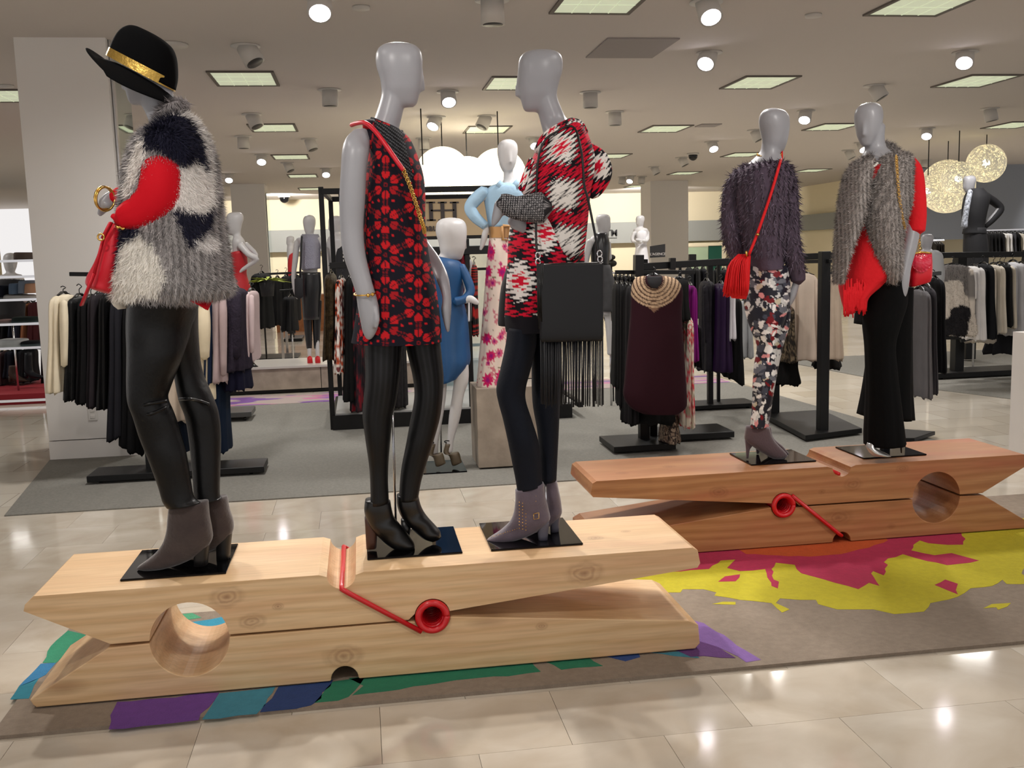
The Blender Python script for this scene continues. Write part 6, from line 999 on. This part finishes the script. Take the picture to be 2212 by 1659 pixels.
rackparts('far thin clothing rail right of the black handbag', tuple(Z(1340, 760)), [('hanging_bar', lambda b: b.bar(P(1300, 590, 12.6), P(1372, 589, 12.9), .02), M_chrome), ('post', post(1322, 758, 588, .03), M_chrome)])
# beige blouse rack
rackparts('heavy black clothing rack with beige blouses between the two back mannequins', (3.7, 7.5, 0), [('post', post(1776, 945, 543, .075), M_black), ('post', lambda b: (lambda p: b.box((p[0]-.04, p[1]-.04, .02), (p[0]+.04, p[1]+.04, 1.45)))(Z(1671, 905)), M_black), ('arm', lambda b: b.bar(P(1700, 556, 8.5), P(1800, 552, 7.95), .05), M_black), ('arm', lambda b: b.bar(P(1690, 566, 8.6), P(1795, 564, 7.9), .03), M_black), ('base', lambda b: b.poly([tuple(Z(*q)[:2]) for q in ((1648, 908), (1740, 958), (1862, 942), (1775, 900))], .025, .065), M_black)])
G('beige silk blouse left of the heavy black post', 'beige_blouse', 'blouse', 1708, 1766, 590, 776, 8.5, cloth((186, 170, 155), .6), 'beige blouses by the black post', style='front', slv=.8)
G('beige silk blouse right of the heavy black post', 'beige_blouse', 'blouse', 1776, 1816, 592, 774, 8.4, cloth((176, 158, 140), .6), 'beige blouses by the black post', style='front')
G('black skirt hanging below the beige blouses', 'black_skirt', 'skirt', 1676, 1726, 760, 828, 8.6, cloth((15, 15, 16)), None, style='front')
G('leopard-print garment beside the floral trousers', 'leopard_shirt', 'top', 1684, 1712, 660, 778, 8.5, None, None, colf=flc(((40, 34, 28), (110, 96, 76), (60, 50, 38), (34, 30, 26)), 40))
G('black lace-hem top under the right beige blouse', 'lace_hem_shirt', 'top', 1760, 1812, 740, 792, 8.6, cloth((28, 26, 26)), None, style='front')
G('long grey ribbed cardigan behind the flared trousers', 'grey_cardigan', 'cardigan', 1974, 1998, 625, 852, 7.4, cloth((92, 90, 92)), 'long knits right of the flared trousers', style='side', hd=.18)
G('second long grey cardigan right of the first', 'grey_cardigan', 'cardigan', 1990, 2008, 618, 842, 7.5, cloth((78, 76, 80)), 'long knits right of the flared trousers', style='side', hd=.18)
G('long black coat right of the grey cardigans', 'black_coat', 'coat', 2002, 2026, 600, 798, 7.8, cloth((17, 17, 20)), 'long knits right of the flared trousers', style='side', hd=.2)
rackparts('black rack arm holding the long grey cardigans', (4.1, 7.6, 0), [('base', lambda b: b.poly([tuple(Z(*q)[:2]) for q in ((1880, 960), (1975, 960), (2020, 945), (1935, 938))], .02, .05), M_black), ('hanging_bar', lambda b: b.bar(P(1950, 598, 7.4), P(2030, 590, 7.8), .03), M_black), ('post', lambda b: (lambda p: b.box((p[0]-.03, p[1]-.03, .03), (p[0]+.03, p[1]+.03, 1.42)))(Z(1912, 945)), M_black)])
# right rack
rackparts('black clothing rack with the patchwork fur coat at the right', (6.9, 10.4, 0), [('post', post(2066, 815, 548, .11), M_black), ('post', lambda b: (lambda p: b.box((p[0]-.07, p[1]-.07, .03), (p[0]+.07, p[1]+.07, 1.4)))(Z(2090, 780)), M_black), ('post', post(2206, 800, 540, .06), M_black), ('hanging_bar', lambda b: b.bar(P(1985, 552, 10.8), P(2290, 548, 10.8), .06), M_black), ('arm', lambda b: b.bar(P(2020, 725, 10.9), P(2058, 702, 10.9), .04), M_black), ('arm', lambda b: b.bar(P(2075, 736, 10.9), P(2130, 722, 10.9), .04), M_black), ('cross_bar', lambda b: b.bar(P(2020, 730, 10.9), P(2125, 728, 10.9), .04), M_black), ('base', base(6.40, 7.6, 10.3, 10.75, .08), M_black), ('caster', casters(6.42, 7.5, 10.3, 10.7), M_blackg)])
def cowc(U, W, p, px):
    n = vnoise(p, 5, 9); n2 = vnoise(p, 4.5, 21); c = np.tile(lincol(214, 206, 196), (len(px), 1)); c[n > .5] = lincol(128, 124, 122); c[n2 > .58] = lincol(34, 33, 36); return c
fc = G('patchwork grey, black and white fur coat on the right rack', 'fur_coat', 'coat', 2014, 2102, 572, 722, 10.4, None, None, style='front', slv=.7, colf=cowc)
tufts([c for c in fc.children if 'fabric' in c.name][0], 9000, .018, .007, lambda px, p: cowc(0, 0, p, px), 'fur', [c for c in fc.children if 'fabric' in c.name][0])
RG = [(2086, 2118, 575, 730, (214, 212, 212), 'white short-sleeved knit right of the fur coat', .45), (2106, 2140, 570, 728, (24, 25, 30), 'black jacket right of the white knit', .8), (2134, 2158, 572, 715, (206, 198, 184), 'cream knit right of the black jacket', .85), (2150, 2170, 570, 700, (30, 30, 32), 'slim black knit between two pale ones', .8), (2160, 2178, 572, 705, (196, 188, 172), 'second cream knit on the right rack', .8), (2168, 2208, 566, 722, (178, 178, 182), 'light grey long-sleeved sweater on the right rack', .9), (2192, 2222, 570, 690, (92, 92, 100), 'grey sweater cut by the right edge', .9), (2205, 2240, 570, 735, (60, 60, 66), 'charcoal cardigan at the right edge', .9)]
for i, (a, b_, t, c_, cc_, l, s_) in enumerate(RG): G(l, 'knit', 'knitwear', a, b_, t, c_, 10.55+.04*i, cloth(cc_), 'knits on the right rack', slv=s_, hd=.22)
G('cream hem layer low on the right rack', 'cream_shirt', 'top', 2084, 2145, 640, 738, 11.0, cloth((200, 190, 176)), None, style='front')
G('dark folded trousers low at the right rack', 'dark_trousers', 'trousers', 2130, 2200, 700, 762, 11.1, cloth((44, 44, 48)), None, style='front')
# wall rails, far right
for i in range(12):
    x = 2128+i*8.5; G('%s garment on the lit wall rail behind the dark-jacket mannequin' % ('black first', 'black second', 'black third', 'black fourth', 'white fifth', 'white sixth', 'grey seventh', 'black eighth', 'pale ninth', 'black tenth', 'white eleventh', 'grey twelfth')[i], 'rail_garment', 'garment', x, x+10, 504, 548, 20.5, cloth(((22, 22, 24),)*1 and ((22, 22, 24), (26, 26, 28), (24, 24, 26), (28, 28, 30), (214, 212, 208), (206, 206, 208), (74, 74, 80), (22, 22, 24), (196, 190, 178), (26, 26, 26), (210, 208, 204), (90, 90, 94))[i]), 'garments on the lit wall rail', hook=5)
rackparts('chrome wall rail with black and white garments at the far right', tuple(P(2180, 498, 20.5)), [('hanging_bar', lambda b: b.bar(P(2118, 498, 20.5), P(2260, 494, 20.5), .03), M_chrome), ('bracket', lambda b: b.bar(P(2140, 497, 20.5), P(2140, 497, 22.0), .02), M_chrome), ('bracket', lambda b: b.bar(P(2200, 496, 20.5), P(2200, 496, 22.0), .02), M_chrome)])
rackparts('short chrome wall rail beside the grey-shirt mannequin', tuple(P(2020, 520, 20.2)), [('hanging_bar', lambda b: b.bar(P(1990, 521, 20.2), P(2040, 519, 20.2), .03), M_chrome), ('bracket', lambda b: b.bar(P(2015, 519, 20.2), P(2015, 519, 22.0), .02), M_chrome)])
for i in range(4): G(('first', 'second', 'third', 'fourth')[i]+' small dark garment on the wall rail beside the grey-shirt mannequin', 'rail_garment', 'garment', 2012+i*5, 2018+i*5, 526, 556, 20.2, cloth((46, 40, 36)), 'dark garments behind the grey shirt mannequin', hook=9)
# ATM wall sign, far doorway
at = empty('lettered_sign', tuple(YP(1318, 505, 29.68)), 'black ATM lettering on the grey wall band', 'sign'); at['_w'] = list(YP(1318, 505, 29.68))
text('ATM', .27, YP(1315, 504, 29.68), M_black, at, .01, bold=.004); MB().box(tuple(YP(1308, 514.5, 29.68)+vec([0, 0, -.008])), tuple(YP(1333, 514, 29.68)+vec([0, .01, .008]))).build('small_caption', M_black, at, smooth=False)
gd = empty('green_door', tuple(Z(1555, 600)), 'dark green far doorway leaf right of the pillar', 'door'); gd['_w'] = [0, 0, 0]; gd.location = (0, 0, 0)
a_ = YP(1530, 531, 29.6); b_ = YP(1558, 600, 29.6); MB().box((a_[0], 29.55, .1), (b_[0], 29.6, a_[2])).build('leaf', mat('door_green', (16, 78, 62), .6), gd, smooth=False); MB().box((b_[0], 29.5, 0), (b_[0]+.12, 29.62, a_[2]+.1)).box((a_[0]-1.6, 29.5, a_[2]), (b_[0]+.12, 29.62, a_[2]+.1)).build('frame', M_cream, gd, smooth=False)
MB().box((a_[0]-1.25, 29.56, .1), (a_[0]-.02, 29.6, a_[2]-.03)).build('frosted_panel', mat('frosted_green', (170, 190, 160), .4), gd, smooth=False)
# small hats stand by leather top mannequin
hs_ = empty('knit_hat_stack', tuple(P(1321, 565, 10.2)), 'two dark grey knit hats on a stand beside the leather-top mannequin', 'hat'); hs_['_w'] = list(P(1321, 565, 10.2))
MB().sphere(P(1320, 556, 10.2), vec([.045, .045, .03])).sphere(P(1322, 569, 10.2), vec([.05, .05, .035])).build('knit_hat', cloth((70, 68, 62)), hs_); MB().wire([P(1321, 575, 10.2), tuple(P(1321, 575, 10.2)[:2])+(.01,)], .008).build('stand', M_black, hs_)
# left glass shelving
DS = 10.4; she = empty('glass_shelf_unit', (-3.6, 11.2, 0), 'glass and chrome shelf unit with folded clothes at the left edge', 'shelf'); she['_w'] = [-3.6, 11.2, 0]
for y in (563, 597, 646, 698, 749):
    z = float(P(45, y, DS)[2]); o = MB().box((-4.5, 10.9, z-.008), (-3.15, 11.5, z+.004)).build('glass_shelf', M_glass, she, smooth=False)
    MB().box((-4.5, 10.885, z-.015), (-3.15, 10.9, z+.01)).build('shelf_edge', M_chrome, o, smooth=False)
for x, y in ((-3.17, 10.9), (-3.17, 11.5), (-4.5, 11.5)): MB().box((x-.012, y-.012, 0), (x+.012, y+.012, 1.9)).build('upright', M_chrome, she, smooth=False)
def folded(x0, x1, yt, yb, rgb, label, D=DS+.4):
    e = tag(MB().prof([(x0+3, yt, x1-3, yt, .10), (x0, yt+2, x1, yt+2, .14), (x0, yb-1, x1, yb-1, .15), (x0+2, yb, x1-2, yb, .14)], D, n=28, sub=4, ex=3, fold=(3, .02, .02, x0)).build('folded_garment', cloth(rgb), loc=tuple(P((x0+x1)/2, yb, D))), label, 'folded clothes', 'folded clothes on the glass shelves'); return e
folded(0, 20, 616, 640, (36, 38, 50), 'dark folded knit at the left end of the upper glass shelf'); folded(14, 74, 636, 644, (190, 184, 180), 'white folded tops on the second glass shelf'); folded(28, 52, 612, 634, (96, 110, 130), 'blue denim shirt stack on the upper glass shelf'); folded(48, 68, 606, 632, (120, 126, 140), 'grey-blue shirt next to the denim on the upper shelf'); folded(62, 84, 612, 632, (190, 140, 110), 'tan folded top at the right of the upper shelf')
folded(0, 30, 690, 697, (150, 120, 116), 'dusty rose folded top on the middle glass shelf'); folded(32, 84, 684, 697, (44, 54, 50), 'dark green folded top on the middle glass shelf'); folded(4, 56, 732, 748, (196, 196, 196), 'white crumpled folded knit on the lower glass shelf'); folded(52, 92, 736, 748, (26, 28, 34), 'black folded top on the lower glass shelf')
folded(36, 80, 545, 562, (90, 76, 70), 'brown leather bag on the top glass shelf', DS+.3)
for i, (a, b_, t, c_, cc_) in enumerate(((0, 14, 650, 720, (30, 30, 36)), (12, 30, 652, 730, (24, 24, 28)), (30, 48, 654, 725, (34, 40, 56)), (46, 60, 652, 730, (60, 66, 80)), (58, 72, 654, 728, (150, 100, 70)), (70, 88, 652, 735, (80, 30, 36)), (0, 20, 758, 828, (90, 72, 74)), (18, 46, 756, 812, (24, 28, 40)), (44, 76, 754, 822, (20, 20, 24)))):
    G('%s garment hanging behind the glass shelves at the left edge' % ('dark first', 'black second', 'navy third', 'slate fourth', 'tan fifth', 'maroon sixth', 'mauve low', 'navy low', 'black low')[i], 'hanging_garment', 'garment', a, b_, t, c_, 12.3, cloth(cc_), 'garments behind the glass shelves', hook=6)
MB_ = MB().bar(P(-60, 644, 12.3), P(92, 646, 12.3), .03).bar(P(-60, 750, 12.35), P(92, 752, 12.35), .03); ra_ = empty('garment_rail', tuple(P(40, 645, 12.3)), 'dark double rail behind the glass shelves', 'rail'); ra_['_w'] = list(P(40, 645, 12.3)); MB_.build('bar', M_black, ra_); 
MB().wire([P(92, 600, 12.3), P(92, 850, 12.3)], .02).build('post', M_black, ra_)
for x, y, l in ((28, 818, 'brown ankle boot on the red platform at the left edge'), (62, 810, 'black tall boot on the red platform at the left edge')):
    o = empty('display_boot', tuple(P(x, y, 11.8)), l, 'boot'); o['_w'] = list(P(x, y, 11.8)); mm = cloth((74, 58, 48) if x < 50 else (26, 28, 34), .5)
    MB().prof([(x-8, y-28-(20 if x > 50 else 0), x+6, y-28-(20 if x > 50 else 0), .05), (x-9, y-12, x+8, y-12, .05), (x-6, y-2, x+16, y-4, .045), (x+4, y+5, x+30, y+2, .04), (x+12, y+7, x+36, y+5, .025)], 11.8, n=18).build('boot_body', mm, o); MB().prof([(x-9, y-6, x-1, y-4, .03), (x-8, y+7, x-2, y+7, .025)], 11.8, n=10, ex=3).build('heel', mm, o)
rp = tag(MB().box((-7, 12.0, 0), (-3.05, 14.0, .12)).build('red_platform', mat('red_carpet', (140, 20, 34), .8), smooth=False, loc=(-4, 12.5, 0)), 'low red carpeted platform at the left edge', 'platform'); MB().box((-7, 11.985, .03), (-3.04, 12.0, .06)).build('metal_strip', M_chrome, rp, smooth=False)
MB().box((-7.0, 13.8, .12), (-5.2, 13.9, 1.5)).build('display_back', M_dk, rp, smooth=False)
# tidy helper props
for o in bpy.data.objects:
    if '_w' in o: del o['_w']
